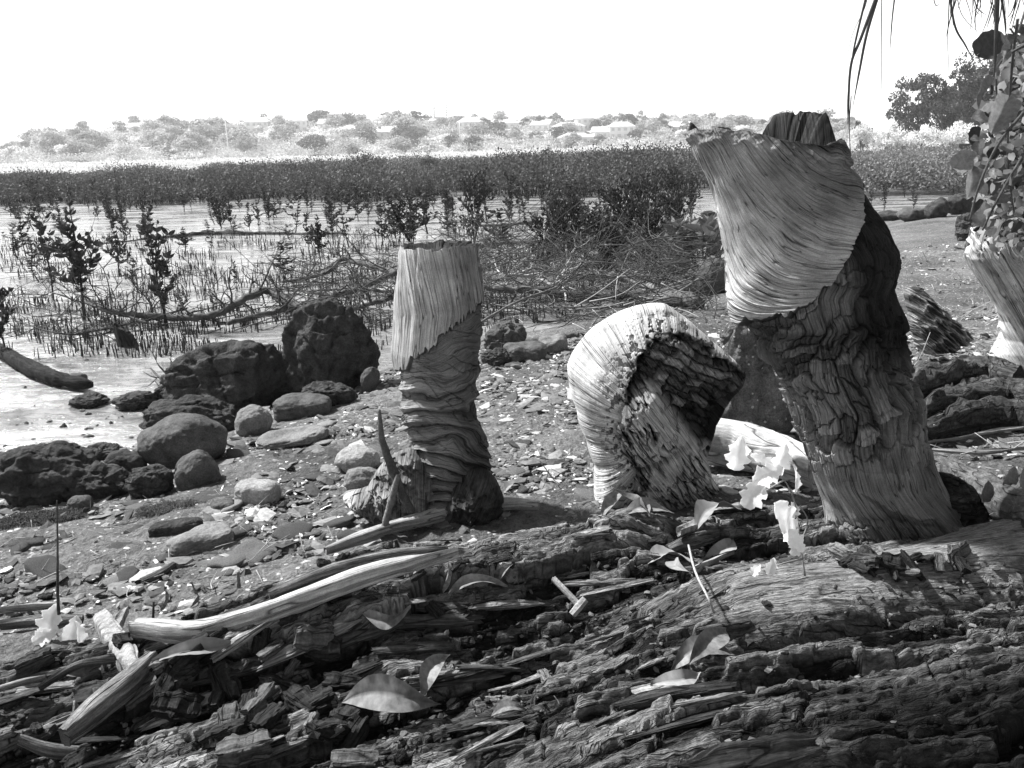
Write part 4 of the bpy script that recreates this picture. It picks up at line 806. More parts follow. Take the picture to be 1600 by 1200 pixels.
# ============================================================ plants
def unit(v): return v/(np.linalg.norm(v, axis=-1, keepdims=True)+1e-9)
def leaves(P, Dr, L, ratio=.45, seg=1, droop=0.0, fold=.15):
    n = len(P); Dr = unit(Dr); side = unit(np.cross(Dr, rng.normal(0, 1, (n, 3)))); nn = np.cross(side, Dr); L = np.broadcast_to(L, (n,))[:, None]; W = L*ratio/2
    if seg == 1:
        V = np.stack([P, P+Dr*L*.45+side*W+nn*L*fold*.3, P+Dr*L, P+Dr*L*.45-side*W+nn*L*fold*.3], 1); return V.reshape(-1, 3), np.arange(4*n).reshape(n, 4)
    m = [P, P+Dr*L*.3+side*W*.85+nn*L*fold*.5, P+Dr*L*.3-nn*0, P+Dr*L*.3-side*W*.85+nn*L*fold*.5, P+Dr*L*.65+side*W*.8+nn*L*(fold*.5-droop*.4), P+Dr*L*.65-nn*L*droop*.4, P+Dr*L*.65-side*W*.8+nn*L*(fold*.5-droop*.4), P+Dr*L-nn*L*droop]
    V = np.stack(m, 1); f = np.array([[0, 1, 2, 2], [0, 2, 3, 3], [1, 4, 5, 2], [2, 5, 6, 3], [4, 7, 5, 5], [5, 7, 6, 6]]); tri = f[[0, 1, 4, 5]][:, :3]; qd = f[[2, 3]]
    k = (np.arange(n)*8)[:, None, None]; return V.reshape(-1, 3), [(tri[None]+k).reshape(-1, 3), (qd[None]+k).reshape(-1, 4)]
def crown_tree(name, seed, nclump, nleaf, leafL, shape, mat, trunk_mat=None):
    """unit-height tree: leaf clumps spread through the crown's volume, limbs running into them"""
    g = np.random.default_rng(seed); C = []
    while len(C) < nclump:
        p = g.uniform(-1, 1, 3)
        if (p**2).sum() < 1 and (p**2).sum() > .12: C.append(p*np.array(shape[0])+np.array([0, 0, shape[1]]))
    C = np.array(C); cr = g.uniform(.55, 1.25, nclump)*shape[2]; ci = g.integers(0, nclump, nleaf); d = unit(g.normal(0, 1, (nleaf, 3))); d[:, 2] = np.abs(d[:, 2])*.9-.25
    P = C[ci]+unit(d)*(cr[ci]*g.uniform(.7, 1.08, nleaf))[:, None]*np.array([1, 1, .75]); Dr = d+g.normal(0, .8, (nleaf, 3))
    V, Fc = leaves(P, Dr, leafL*g.uniform(.6, 1.3, nleaf), .75, 1); cm = mesh(name+'_crown', V, Fc, smooth=False); cm.materials.append(mat)
    mb = MB(); mb.tube(bez([(0, 0, -.03), (.01, .0, shape[1]*.35), (0, .02, shape[1]*.9)], 8), np.linspace(.035, .014, 8), 6)
    for i in g.choice(nclump, min(nclump, 9), False): mb.tube(bez([(0, 0, shape[1]*g.uniform(.25, .7)), C[i]*np.array([.5, .5, .8]), C[i]], 6), np.linspace(.014, .004, 6), 4)
    tm = mb.mesh(name+'_trunk'); tm.materials.append(trunk_mat or M['trunk']); return cm, tm
def place_tree(name, var, x, y, z, h, wsc, label, group, rz, cat='tree'):
    e = empty(name, (x, y, z), rz); e.scale = (h*wsc, h*wsc, h); tag(e, label, cat, group)
    o = link('crown', var[0]); o.parent = e; o = link('trunk', var[1]); o.parent = e; return e
# ---- mangrove saplings on the flat
def sapling(seed, kind):
    """unit height; kind: 0 sparse upright, 1 leafy column, 2 round bushy"""
    g = np.random.default_rng(seed); mb = MB(); LP, LD = [], []
    def stem(p0, p1, r0, r1, n, dens, sway=.03):
        P = bez([p0, (np.array(p0)+np.array(p1))/2+g.normal(0, sway, 3), p1], n); mb.tube(P, np.linspace(r0, r1, n), 5); T = unit(np.gradient(P, axis=0))
        for k in range(int(dens)):
            i = g.integers(int(n*.25), n); a = g.uniform(0, 6.28); LP.append(P[i]); LD.append(T[i]*.8+np.array([math.cos(a), math.sin(a), g.uniform(-.1, .7)]))
    if kind == 0:
        stem((0, 0, 0), (g.normal(0, .05), g.normal(0, .05), 1), .011, .003, 14, 50)
        for k in range(5): z = g.uniform(.3, .8); a = g.uniform(0, 6.28); stem((0, 0, z), (.13*math.cos(a), .13*math.sin(a), z+.2), .006, .002, 7, 12)
    elif kind == 1:
        stem((0, 0, 0), (g.normal(0, .04), g.normal(0, .04), 1), .012, .003, 14, 56)
        for k in range(13): z = g.uniform(.12, .85); a = g.uniform(0, 6.28); r = .16*(1.1-z*.5); stem((0, 0, z), (r*math.cos(a), r*math.sin(a), z+.17), .006, .002, 7, 15)
    else:
        for k in range(4): a = g.uniform(0, 6.28); stem((0, 0, 0), (.25*math.cos(a), .25*math.sin(a), g.uniform(.75, 1.05)), .014, .004, 12, 34)
        for k in range(60): z = g.uniform(.15, .92); a = g.uniform(0, 6.28); r = g.uniform(.1, .38)*(1.1-abs(z-.55)); stem((r*.3*math.cos(a), r*.3*math.sin(a), z-.1), (r*math.cos(a), r*math.sin(a), z+.12), .006, .002, 6, 13)
    V, Fc = leaves(np.array(LP), np.array(LD), g.uniform(.05, .085, len(LP))*(1.1 if kind < 2 else .95), .5, 2, .15)
    lm = mesh('foliage', V, Fc); lm.materials.append(M['mangrove']); sm_ = mb.mesh('stem'); sm_.materials.append(M['stem']); return lm, sm_
SAP = {k: [sapling(400+10*k+i, k) for i in range(3)] for k in (0, 1, 2)}
def put_sap(px, py, pt, wpx, k, label, group=None):
    p = G(px, py); y = p[1]; h = on_y(px, pt, y)[2]-p[2]; s = y/F; wn = {0: .36, 1: .42, 2: .8}[k]
    v = SAP[k][int(rng.integers(3))]; e = empty('mangrove_sapling', tuple(p), rng.uniform(0, 6.28)); ws = wpx*s/wn; e.scale = (ws, ws, h); tag(e, label, 'mangrove', group)
    for nm, me in zip(('foliage', 'stem'), v): o = link(nm, me); o.parent = e
SP = [(850, 430, 330, 80, 2, 'bushy mangrove at the left front of the brush heap'), (945, 440, 335, 110, 2, 'widest dark bush in the front of the brush heap'), (1010, 425, 315, 90, 2, 'dark bush between the brush heap and the broad leaved plants'), (890, 415, 300, 80, 2, 'tall loose bush in the middle of the brush heap'), (970, 405, 285, 80, 2, 'tall loose bush behind the widest dark bush'), (1050, 400, 300, 70, 2, 'loose bush behind the broad leaved plants'), (780, 400, 330, 50, 1, 'leafy shoot at the left edge of the brush heap'),
      (262, 512, 350, 78, 1, 'dark leafy mangrove sapling with a bare lower stem, left of centre'), (240, 420, 318, 40, 0, 'thin upright sapling behind the dark leafy one with a bare stem'),
      (132, 500, 322, 95, 1, 'broad dense mangrove sapling at left, the bulkiest of the near ones'), (84, 470, 330, 50, 0, 'slender sapling left of the broad dense one'), (12, 560, 385, 60, 1, 'near mangrove sapling cut by the left edge of the picture'), (40, 400, 325, 32, 0, 'thin leafy sapling near the left edge, further out'),
      (186, 432, 333, 44, 1, 'ragged sapling right of the broad dense one'), (346, 356, 303, 42, 2, 'compact round mangrove bush standing on the low mud ridge'), (405, 366, 305, 18, 0, 'very thin sapling right of the compact round bush'), (462, 364, 306, 34, 0, 'open branched sapling between the thin ones on the far mud'),
      (502, 412, 338, 40, 1, 'pointed leafy sapling above the arched fallen branch'), (446, 440, 382, 42, 1, 'low leafy sapling left of the arched branch end'), (521, 382, 305, 34, 0, 'thin sapling behind the pointed leafy one'), (545, 386, 300, 40, 0, 'forked open sapling left of the two round bushes'),
      (640, 378, 302, 92, 2, 'wide round mangrove bush above the top of the twisted stump'), (618, 372, 330, 40, 2, 'small bush joined to the left of the wide round bush'), (668, 366, 298, 50, 1, 'tall leafy shoot at the right side of the wide round bush'), (742, 380, 268, 62, 2, 'tall narrow mangrove bush right of the twisted stump top'),
      (800, 345, 272, 30, 1, 'thin sapling right of the tall narrow bush'), (820, 350, 285, 30, 0, 'wispy sapling behind the brush heap'), (870, 372, 310, 60, 2, 'bushy mangrove at the left of the brush heap'), (915, 400, 318, 110, 2, 'dark spreading mangrove bush rising out of the brush heap'), (965, 385, 290, 90, 2, 'large ragged mangrove bush behind the brush heap'),
      (1008, 372, 270, 80, 2, 'tall ragged mangrove bush left of the flared stump'), (1048, 350, 262, 60, 2, 'mangrove bush right behind the tall ragged one'), (1080, 345, 275, 34, 1, 'thin mangrove nearest the left side of the flared stump'), (890, 345, 285, 44, 1, 'leafy mangrove between the wispy sapling and the large ragged bush'),
      (215, 455, 405, 30, 0, 'small sapling low between the two larger ones at left'), (288, 505, 455, 30, 0, 'tiny sapling at the foot of the dark leafy one'), (370, 452, 408, 20, 0, 'tiny lone sapling in the mud left of centre'), (330, 395, 360, 20, 0, 'tiny sapling in front of the mud ridge'), (428, 350, 318, 16, 0, 'short sapling on the far mud left of centre'),
      (560, 345, 290, 26, 1, 'far sapling left of the wide round bush'), (575, 350, 285, 22, 0, 'thin far sapling next to the wide round bush'), (700, 345, 290, 24, 1, 'thin sapling between the wide round bush and the tall narrow bush'), (760, 345, 265, 40, 1, 'leafy sapling leaning on the tall narrow bush'), (300, 330, 300, 10, 0, 'little far sapling above the mud ridge'), (60, 440, 390, 40, 0, 'low straggling sapling beside the left edge')]
for s_ in SP: put_sap(*s_)
for i in range(185):
    px = (rng.uniform(-10, 140) if i < 22 else rng.uniform(0, 1090)) if i < 170 else rng.uniform(1330, 1500); py = rng.uniform(318, 420)**1.0; py = 300+(py-318)*rng.random()*1.1+8+.0*px
    if shore_d(*G(px, py)[:2]) > -.3: continue
    put_sap(px, py, py-rng.uniform(14, 44)*(py-210)/120, rng.uniform(9, 24)*(py-200)/120, int(rng.integers(2)), 'sapling', 'small far mangrove saplings on the mud'); NAMES.append((COL.objects[-1].parent, 'small thin', 'mangrove sapling', 'mangrove saplings', 'on the '+('left' if px < 350 else 'right' if px > 1300 else 'middle' if px < 760 else 'farther')+' mud', px))
# ---- mangrove thicket: one mass to the horizon
def mass(name, label, pts, hgt, wid, nleaf, leafL, mat, kind='stuff', zf=None):
    P, Dr, Ls = [], [], []; mb = MB()
    for (x, y), h, w_, nl in zip(pts, hgt, wid, nleaf):
        d = unit(rng.normal(0, 1, (nl, 3))); d[:, 2] = np.abs(d[:, 2]); r = rng.uniform(.45, 1.05, nl)[:, None]*(1+.25*vn(d[:, 0]*2+x, d[:, 1]*2+y, d[:, 2]*2))[:, None]
        P.append(np.array([x, y, h*.30+(zf(x, y) if zf else 0)])+d*r*np.array([w_, w_, h*.70])); Dr.append(d+rng.normal(0, .7, (nl, 3))); Ls.append(leafL*(y/25)**.5*rng.uniform(.6, 1.4, nl))
    V, Fc = leaves(np.concatenate(P), np.concatenate(Dr), np.concatenate(Ls), .6, 1)
    o = link(name, mesh(name, V, Fc, smooth=False), None, mat); tag(o, label, 'mangroves', kind=kind); return o
def band(x0, x1, yn, yf, n, hn):
    """n bushes between depth curves yn(px), yf(px)"""
    pts, H, W = [], [], []
    for i in range(n):
        px = rng.uniform(x0, x1); t = rng.random(); a, b = yn(px), yf(px); y = 1/((1-t)/a+t/b); q = ray(px, 300); x = q[0]*y/q[1]; pts.append((x, y)); h = hn*(.5+.65*rng.random())*float(np.interp(px, [0, 500, 1100], [.64, .8, .98]))*(1+.25*float(vn(x*.15, y*.1, 3))); h *= 1+.55*float(vn(px/38., 3.3, y/40.)); H.append(h); W.append(h*.85*(1+y/60))
    return pts, H, W
pts, H, W = band(-90, 1100, lambda p: 27.0+1.5*math.sin(p*.02)+np.interp(p, [0, 500, 1100], [2, 0, -1]), lambda p: np.interp(p, [0, 300, 600, 1100], [75, 90, 130, 160]), 2300, 1.0)
mass('mangrove_thicket', 'dark band of mangrove bushes stretching across the bay behind the open mud', pts, H, W, [230 if q[1] < 36 else 120 for q in pts], .075, M['mangrove_far'])
mb = MB()
for (x, y), h in zip(pts, H):
    if y < 34:
        for k in range(4): dx, dy = rng.normal(0, .28, 2); mb.tube([(x+dx, y+dy, -.02), (x+dx*.8, y+dy*.8, h*.55)], [.012, .008], 3)
o = link('mangrove_stems', mb.mesh('mangrove_stems'), None, M['stem']); tag(o, 'thin bare stems under the front edge of the mangrove band', 'mangroves', kind='stuff')
pts, H, W = band(1330, 1640, lambda p: 21.5, lambda p: 28, 200, .8)
mass('mangrove_patch', 'paler patch of leafy mangroves on the mud right of the flared stump', pts, H, W, [300]*200, .07, M['mangrove_pale'])
pts, H, W = band(1310, 1700, lambda p: 45, lambda p: 80, 300, .75)
mass('mangrove_belt', 'thin low belt of mangroves behind the paler patch at right', pts, H, W, [130]*300, .08, M['mangrove_pale'])
for px, top_, wpx, dist, lb in [(575, 236, 60, 52, 'taller dark mangrove rising above the band left of centre'), (855, 230, 46, 60, 'taller dark mangrove rising above the band right of centre'), (670, 244, 30, 58, 'small pointed mangrove standing proud of the band in the middle'), (1075, 226, 70, 62, 'tall mangroves rising above the band next to the flared stump'), (960, 236, 60, 60, 'low rounded mangrove crown above the band right of the middle'), (330, 262, 50, 46, 'rounded mangrove crown above the band at left'), (180, 268, 60, 42, 'broad mangrove crown on the band at far left'), (450, 254, 44, 48, 'rounded mangrove crown on the band between left and centre')]:
    q = ray(px, 260); x = q[0]*dist/q[1]; h = on_y(px, top_, dist)[2]; w_ = wpx*dist/F/2
    mass('tall_mangrove', lb, [(x, dist), (x+w_*.5, dist+.5), (x-w_*.5, dist)], [h, h*.8, h*.85], [w_*.6, w_*.5, w_*.5], [700, 400, 400], .07, M['mangrove_far'], None)
# pneumatophores
def pegs(n, x0, x1, y0, y1, seed):
    V, Fc = [], []; g = np.random.default_rng(seed); px = g.uniform(x0, x1, n); py = y0+(y1-y0)*g.random(n)**1.3; cl = fbm(px/60., py/16., 0, 3, seed)
    D_ = np.stack([ray(a, b) for a, b in zip(px, py)]); t = CAMZ/-D_[:, 2]; x, y = D_[:, 0]*t, D_[:, 1]*t; ok = (shore_d(x, y) < -.25) & (cl > -.12) & (y < 16); x, y = x[ok], y[ok]; n = len(x)
    h = g.uniform(.03, .10, n); r = g.uniform(.0025, .0045, n)*(1+y/18); a = np.arange(4)/4*6.283
    lean = g.normal(0, .12, (n, 2)); ring = np.stack([np.cos(a), np.sin(a)], -1)
    B = np.concatenate([np.stack([x, y], -1)[:, None]+ring[None]*r[:, None, None], np.full((n, 4, 1), -.02)], -1); T = np.concatenate([(np.stack([x, y], -1)+lean*h[:, None])[:, None]+ring[None]*r[:, None, None]*.5, np.broadcast_to(h[:, None, None], (n, 4, 1))], -1)
    V = np.concatenate([B, T], 1); f = np.array([[0, 1, 5, 4], [1, 2, 6, 5], [2, 3, 7, 6], [3, 0, 4, 7], [4, 5, 6, 7]]); return V.reshape(-1, 3), (f[None]+(np.arange(n)*8)[:, None, None]).reshape(-1, 4)
V, Fc = pegs(14000, -40, 1120, 300, 560, 5); V2, F2 = pegs(500, 1330, 1500, 285, 335, 6)
o = link('mangrove_pegs', mesh('mangrove_pegs', np.concatenate([V, V2]), np.concatenate([Fc, F2+len(V)]), smooth=False), None, M['stem']); tag(o, 'countless short breathing roots poking up through the wet mud', 'mangrove roots', kind='stuff')
# low mud ridges
def mud_ridge(pts, wpx, h, label):
    P = bez([G(*p) for p in pts], 60); mb = MB(); mb.tube(P+np.array([0, 0, -.01]), np.interp(np.linspace(0, 1, 60), np.linspace(0, 1, len(wpx)), wpx)*h, 10, 0, .8, 3)
    o = link('mud_ridge', mb.mesh('mud_ridge'), None, M['dark_rock']); tag(o, kind='structure')
mud_ridge([(130, 385), (230, 374), (300, 368), (345, 366), (420, 366), (480, 367), (545, 366), (600, 369)], [.2, .4, .7, 1, .6, .5, .4, .2], .085, '')
mud_ridge([(560, 352), (640, 350), (740, 348), (830, 345)], [.2, .5, .4, .2], .06, '')
# ---- fallen branches
def z_at(q): return terr(q[0], q[1])
def branch_px(pts, rads, label, mat='branch', lift=None, name='fallen_branch', base=None, sub=0, seed=1, cat='branch', group=None, sublen=.5):
    """pts (px,py,height above the ground m): the branch hangs that far above the ground it crosses"""
    P = []
    for q in pts:
        h = q[2] if len(q) > 2 else 0; p = march(q[0], q[1], lambda x, y: terr(x, y)+h); P.append(p)
    n = 12*len(P); P = bez(P, n); r = 1.4*np.interp(np.linspace(0, 1, n), np.linspace(0, 1, len(rads)), rads); g = np.random.default_rng(seed)
    P = P+.006*np.stack([fbm(np.arange(n)*.35, k, seed, 3, seed) for k in range(3)], -1)*r[:, None]/.02*2
    e = empty(name, tuple(P[0])); tag(e, label, cat, group); mb = MB(); mb.tube(P-P[0], r, 8, 0, .35, seed); o = link('limb', mb.mesh('limb'), e, M[mat])
    if sub:
        mb = MB()
        for k in range(sub):
            i = int(g.integers(int(n*.15), n-1)); q = P[i]-P[0]; t = unit(P[min(i+1, n-1)]-P[i]); d = unit(t*g.uniform(.1, 1.1)+g.normal(0, .55, 3)+np.array([0, 0, .18])); L = sublen*g.uniform(.3, 1.0)
            Q = [q]; 
            for j in range(4): d = unit(d+g.normal(0, .28, 3)); Q.append(Q[-1]+d*L/4)
            B = bez(Q, 12); z0 = -P[0][2]+.004; B[:, 2] = np.maximum(B[:, 2], z0); mb.tube(B, np.linspace(min(r[i]*.6, .010), .002, 12), 5, 0, .2, k)
            for j in range(3):
                i2 = int(g.integers(3, 11)); d2 = unit(unit(B[i2]-B[i2-1])+g.normal(0, .6, 3)); C = bez([B[i2], B[i2]+d2*L*.2, B[i2]+(d2+g.normal(0, .3, 3))*L*.4], 7); C[:, 2] = np.maximum(C[:, 2], z0); mb.tube(C, np.linspace(.0042, .0013, 7), 4)
        o = link('side_twig', mb.mesh('side_twig'), e, M[mat if mat != 'branch' else 'twig'])
    return e
branch_px([(130, 470, .10), (175, 488, .08), (230, 493, .07), (300, 497, .06), (345, 488, .09), (378, 470, .14), (412, 453, .18), (440, 466, .12), (480, 488, .05)], [.008, .013, .018, .02, .022, .022, .024, .022, .02], 'long sinuous fallen branch arching over the mud left of the peaked boulder', sub=22, seed=3)
branch_px([(60, 420, .15), (110, 455, .12), (160, 480, .08), (230, 505, .05)], [.003, .005, .007, .008], 'fine whippy branch end spreading over the mud at far left', 'twig', sub=26, seed=5, sublen=.7)
branch_px([(20, 500, .06), (100, 522, .05), (170, 512, .04), (260, 494, .04)], [.003, .005, .007, .009], 'thin low branch in front of the saplings at left', 'twig', sub=22, seed=6, sublen=.5)
branch_px([(355, 505, .04), (410, 492, .06), (450, 482, .08), (500, 470, .10), (560, 450, .14), (620, 425, .2)], [.012, .016, .018, .02, .02, .02], 'straight fallen branch passing behind the peaked boulder', sub=16, seed=7)
branch_px([(440, 440, .06), (490, 432, .08), (520, 420, .12), (535, 405, .18), (580, 415, .15), (625, 428, .12)], [.008, .013, .016, .02, .02, .02], 'bent dark branch left of the twisted stump with a raised elbow', sub=20, seed=8)
branch_px([(505, 500, .08), (560, 480, .12), (600, 468, .14), (640, 455, .15)], [.006, .012, .015, .017], 'dark branch just left of the neck of the twisted stump', sub=16, seed=9)
branch_px([(480, 455, .05), (540, 452, .08), (600, 455, .08), (640, 458, .08)], [.006, .010, .012, .012], 'grey horizontal branch left of the twisted stump', 'mid_rock', sub=12, seed=10)
branch_px([(748, 448, .18), (800, 453, .16), (860, 457, .13), (930, 462, .10), (1010, 460, .08), (1050, 464, .07), (1092, 469, .06)], [.02, .022, .024, .027, .03, .034, .036], 'long straight fallen trunk with a sawn end behind the curled stump', sub=18, seed=11, sublen=.8)
branch_px([(790, 430, .22), (830, 432, .2), (860, 445, .14), (900, 455, .1)], [.008, .014, .018, .02], 'pale forked branch lying on the long straight trunk', 'pale_twig', sub=8, seed=12)
branch_px([(880, 425, .25), (950, 432, .2), (1000, 445, .14), (1045, 458, .08)], [.008, .014, .018, .022], 'grey branch slanting down to the sawn end of the long trunk', 'grey_rock', sub=12, seed=13, sublen=.6)
branch_px([(745, 352, .1), (790, 352, .1), (835, 346, .12)], [.015, .02, .018], 'dark pole lying above the brush right of the twisted stump', seed=14)
branch_px([(700, 392, .15), (780, 380, .2), (860, 372, .25), (960, 325, .5)], [.01, .014, .016, .012], 'long thin branch rising to the right out of the brush heap', sub=12, seed=15, sublen=.8)
branch_px([(690, 560, .02), (730, 520, .08), (790, 480, .16), (860, 452, .22), (905, 432, .28)], [.004, .006, .007, .007, .005], 'pale thin stem curving up from the rocks right of the twisted stump', 'grey_rock', sub=6, seed=16)
branch_px([(797, 533, .03), (850, 530, .04), (905, 522, .05)], [.010, .013, .010], 'short dark stick lying on the rocks behind the curled stump', seed=17)
branch_px([(770, 400, .25), (780, 425, .2), (800, 435, .16)], [.004, .006, .006], 'white antler shaped twig in the brush right of the twisted stump', 'pale_twig', sub=8, seed=18, sublen=.3)
branch_px([(900, 385, .3), (880, 430, .2), (885, 470, .1)], [.004, .006, .007], 'pale upright twig in the middle of the brush heap', 'pale_twig', sub=8, seed=19, sublen=.5)
branch_px([(980, 470, .05), (1000, 450, .1), (1018, 435, .16)], [.003, .005, .004], 'small curved twig over the long trunk', 'pale_twig', sub=5, seed=20, sublen=.3)
branch_px([(235, 575, .02), (262, 600, .03), (280, 588, .06), (300, 572, .1)], [.004, .004, .003, .002], 'small bare twig leaning against the left side of the broad boulder', 'twig', sub=8, seed=21, sublen=.3)
# tangle of countless twigs in the heap
def tangle(name, label, n, reg, hmax, mat, L=(.25, .8), seed=1, rr=(.0016, .005), zt=.55):
    g = np.random.default_rng(seed); mb = MB()
    for k in range(n):
        px, py = g.uniform(reg[0], reg[2]), g.uniform(reg[1], reg[3]); p = G(px, py); z = p[2]+hmax*g.random()**1.5; l = g.uniform(*L); a = g.normal(0, .9)+(math.pi if g.random() < .5 else 0)
        d = np.array([math.cos(a), math.sin(a), g.normal(0, zt)]); c = g.normal(0, .5, 3)*np.array([1, 1, .6]); q = np.array([p[0], p[1], z]); P = bez([q-d*l/2, q+c*l*.2, q+d*l/2+g.normal(0, .1, 3)*l], 8)
        P[:, 2] = np.maximum(P[:, 2], terr(P[:, 0], P[:, 1])+.003); r = g.uniform(*rr); mb.tube(P, np.linspace(r, r*.35, 8), 4)
    o = link(name, mb.mesh(name), None, mat); tag(o, label, 'twigs', kind='stuff'); return o
tangle('twig_heap', 'tangled heap of fine dead twigs between the twisted stump and the flared stump', 1500, (700, 375, 1100, 505), .5, M['twig'], seed=1)
tangle('pale_twig_litter', 'bleached twigs caught in the brush heap', 170, (720, 400, 1080, 520), .26, M['pale_twig'], L=(.12, .38), seed=2, zt=.2)
tangle('twig_heap', 'tangle of dead twigs left of the twisted stump behind the boulders', 290, (430, 395, 640, 525), .36, M['twig'], seed=3)
tangle('twig_heap', 'thin dead twigs spread over the mud at far left', 120, (10, 430, 330, 525), .2, M['twig'], seed=4)
tangle('twig_litter', 'small sticks and stalks scattered on the beach at right', 160, (1400, 400, 1600, 720), .05, M['pale_twig'], L=(.06, .25), seed=5, rr=(.001, .003))
tangle('twig_litter', 'small sticks scattered on the shingle', 120, (0, 780, 560, 940), .015, M['pale_twig'], L=(.03, .10), seed=6, rr=(.0008, .002))
tangle('twig_litter', 'short stalks lying between the stumps', 90, (760, 480, 1180, 780), .03, M['grey_rock'], L=(.04, .14), seed=7, rr=(.0008, .002))
# ---- broad leaved plants at the shore
def leafy_plant(seed, n, L, spread, h):
    g = np.random.default_rng(seed); mb = MB(); P, D_ = [], []
    for k in range(n):
        a = g.uniform(0, 6.28); r = spread*math.sqrt(g.random()); hh = h*g.uniform(.35, 1); t = np.array([r*math.cos(a), r*math.sin(a), hh]); B = bez([(t[0]*.2, t[1]*.2, 0), (t[0]*.6, t[1]*.6, hh*.7), t], 7); mb.tube(B, np.linspace(.003, .0015, 7), 4)
        for j in range(9): b = g.uniform(0, 6.28); P.append(B[int(g.integers(3, 7))]); D_.append([math.cos(b), math.sin(b), g.uniform(.1, 1.1)])
    V, Fc = leaves(np.array(P), np.array(D_, float), g.uniform(.6, 1.2, len(P))*L, .42, 2, .2); lm = mesh('foliage', V, Fc); lm.materials.append(M['shore_leaf']); s = mb.mesh('stem'); s.materials.append(M['twig']); return lm, s
LPV = [leafy_plant(500+i, 13, .075, .16, .22) for i in range(4)]
for i, (px, py, s, lb) in enumerate([(1098, 425, 1.5, 'broad leaved pale plant touching the left side of the flared stump'), (1060, 418, 1.4, 'broad leaved plant above the pale blocky rock'), (1020, 412, 1.2, 'leafy plant at the right end of the brush heap'), (1118, 400, 1.3, 'taller leafy plant half hidden behind the flared stump'),
        (985, 405, 1.1, 'leafy plant growing through the brush heap'), (1080, 395, 1.2, 'leafy plant behind the other broad leaved ones'), (940, 400, 1.0, 'low leafy plant in the middle of the brush heap')]):
    p = G(px, py); e = empty('shore_plant', tuple(p), i*1.3); e.scale = (s*1.6,)*3; tag(e, lb, 'plant')
    for nm, me in zip(('foliage', 'stem'), LPV[i % 4]): o = link(nm, me); o.parent = e
# ============================================================ the far shore
def hill_h(x, y):
    px = 800+F*np.asarray(x)/np.maximum(np.asarray(y), 1); sky_ = np.interp(px, [-400, -60, 20, 60, 110, 160, 260, 500, 800, 1100, 1300, 1450, 1700, 2100], [0, .5, 1.5, 5, 8, 10, 11, 12, 10, 9, 6, 3, 3, 3])
    return sky_*ss(300, 400, y)*(1+.12*fbm(x*.02, y*.02, 0, 3, 8))-.4+.8*ss(285, 300, y)
hx = np.linspace(-330, 330, 180); hy = np.concatenate([np.linspace(270, 420, 60), np.linspace(430, 900, 12)]); X, Y = np.meshgrid(hx, hy)
M['hill'] = plain_mat('hill_grass', .36, .95, .2, .06)
o = link('hill', mesh('hill', np.stack([X, Y, hill_h(X, Y)], -1).reshape(-1, 3), gridf(len(hy), len(hx))), None, M['hill']); tag(o, kind='structure')
HV = [crown_tree('hill_tree', 600+i, 20+3*i, 2600, .075, ((.46, .46, .38), .50, .15), [M['hill_leaf'], M['hill_leaf'], M['hill_leaf_dark'], M['hill_leaf']][i % 4]) for i in range(8)]
HD = [crown_tree('hill_tree', 650+i, 12, 1500, .05, ((.26, .26, .36), .58, .17), M['hill_leaf_dark']) for i in range(2)]
HP = [crown_tree('hill_tree', 660+i, 16, 2000, .08, ((.5, .5, .32), .42, .18), M['hill_leaf_pale']) for i in range(3)]
pts, H, W = [], [], []
for i in range(1500):
    px = rng.uniform(-60, 1340); Y_ = rng.uniform(300, 425); q = ray(px, 230); x = q[0]/q[1]*Y_
    if hill_h(x, Y_) < .4: continue
    h = rng.uniform(1.8, 4.2); pts.append((x, Y_)); H.append(h); W.append(h*1.0)
UNDER = (pts, H, W)
# houses
def box(mb, x0, x1, y0, y1, z0, z1):
    V = [(x, y, z) for z in (z0, z1) for (x, y) in ((x0, y0), (x1, y0), (x1, y1), (x0, y1))]; mb.add(V, np.array([[0, 3, 2, 1], [4, 5, 6, 7], [0, 1, 5, 4], [1, 2, 6, 5], [2, 3, 7, 6], [3, 0, 4, 7]]))
def house(w_, d, h, rh, storeys, hip, seed, dark=False):
    g = np.random.default_rng(seed); mb = MB(); box(mb, -w_/2, w_/2, -d/2, d/2, -3, h); wall = mb.mesh('wall', False); wall.materials.append(M['house'])
    e = .5; i_ = w_*.28 if hip else 0; mb = MB(); V = [(-w_/2-e, -d/2-e, h+.02), (w_/2+e, -d/2-e, h+.02), (w_/2+e, d/2+e, h+.02), (-w_/2-e, d/2+e, h+.02), (-w_/2-e+i_, 0, h+rh), (w_/2+e-i_, 0, h+rh)]
    mb.add(V, [np.array([[0, 1, 5, 4], [2, 3, 4, 5], [0, 3, 2, 1]]), np.array([[0, 4, 3], [1, 2, 5]])]); roof = mb.mesh('roof', False); roof.materials.append(M['roof_dark' if dark else 'roof']); wins = []
    fh = h/storeys
    for s in range(storeys):
        n = max(2, int(w_/2.6))
        for k in range(n):
            x = -w_/2+(k+.5)*w_/n; mb = MB(); ww = .5+.35*g.random(); box(mb, x-ww, x+ww, -d/2-.06, -d/2+.05, s*fh+fh*.32, s*fh+fh*.78); m_ = mb.mesh('window', False); m_.materials.append(M['glass']); wins.append(m_)
    return wall, roof, wins
HS = [house(11, 8, 5.2, 2.2, 2, True, 1), house(9, 8, 3.0, 2.4, 1, False, 2), house(14, 8, 3.2, 2.0, 1, True, 3, True), house(8, 7, 5.4, 2.6, 2, False, 4)]
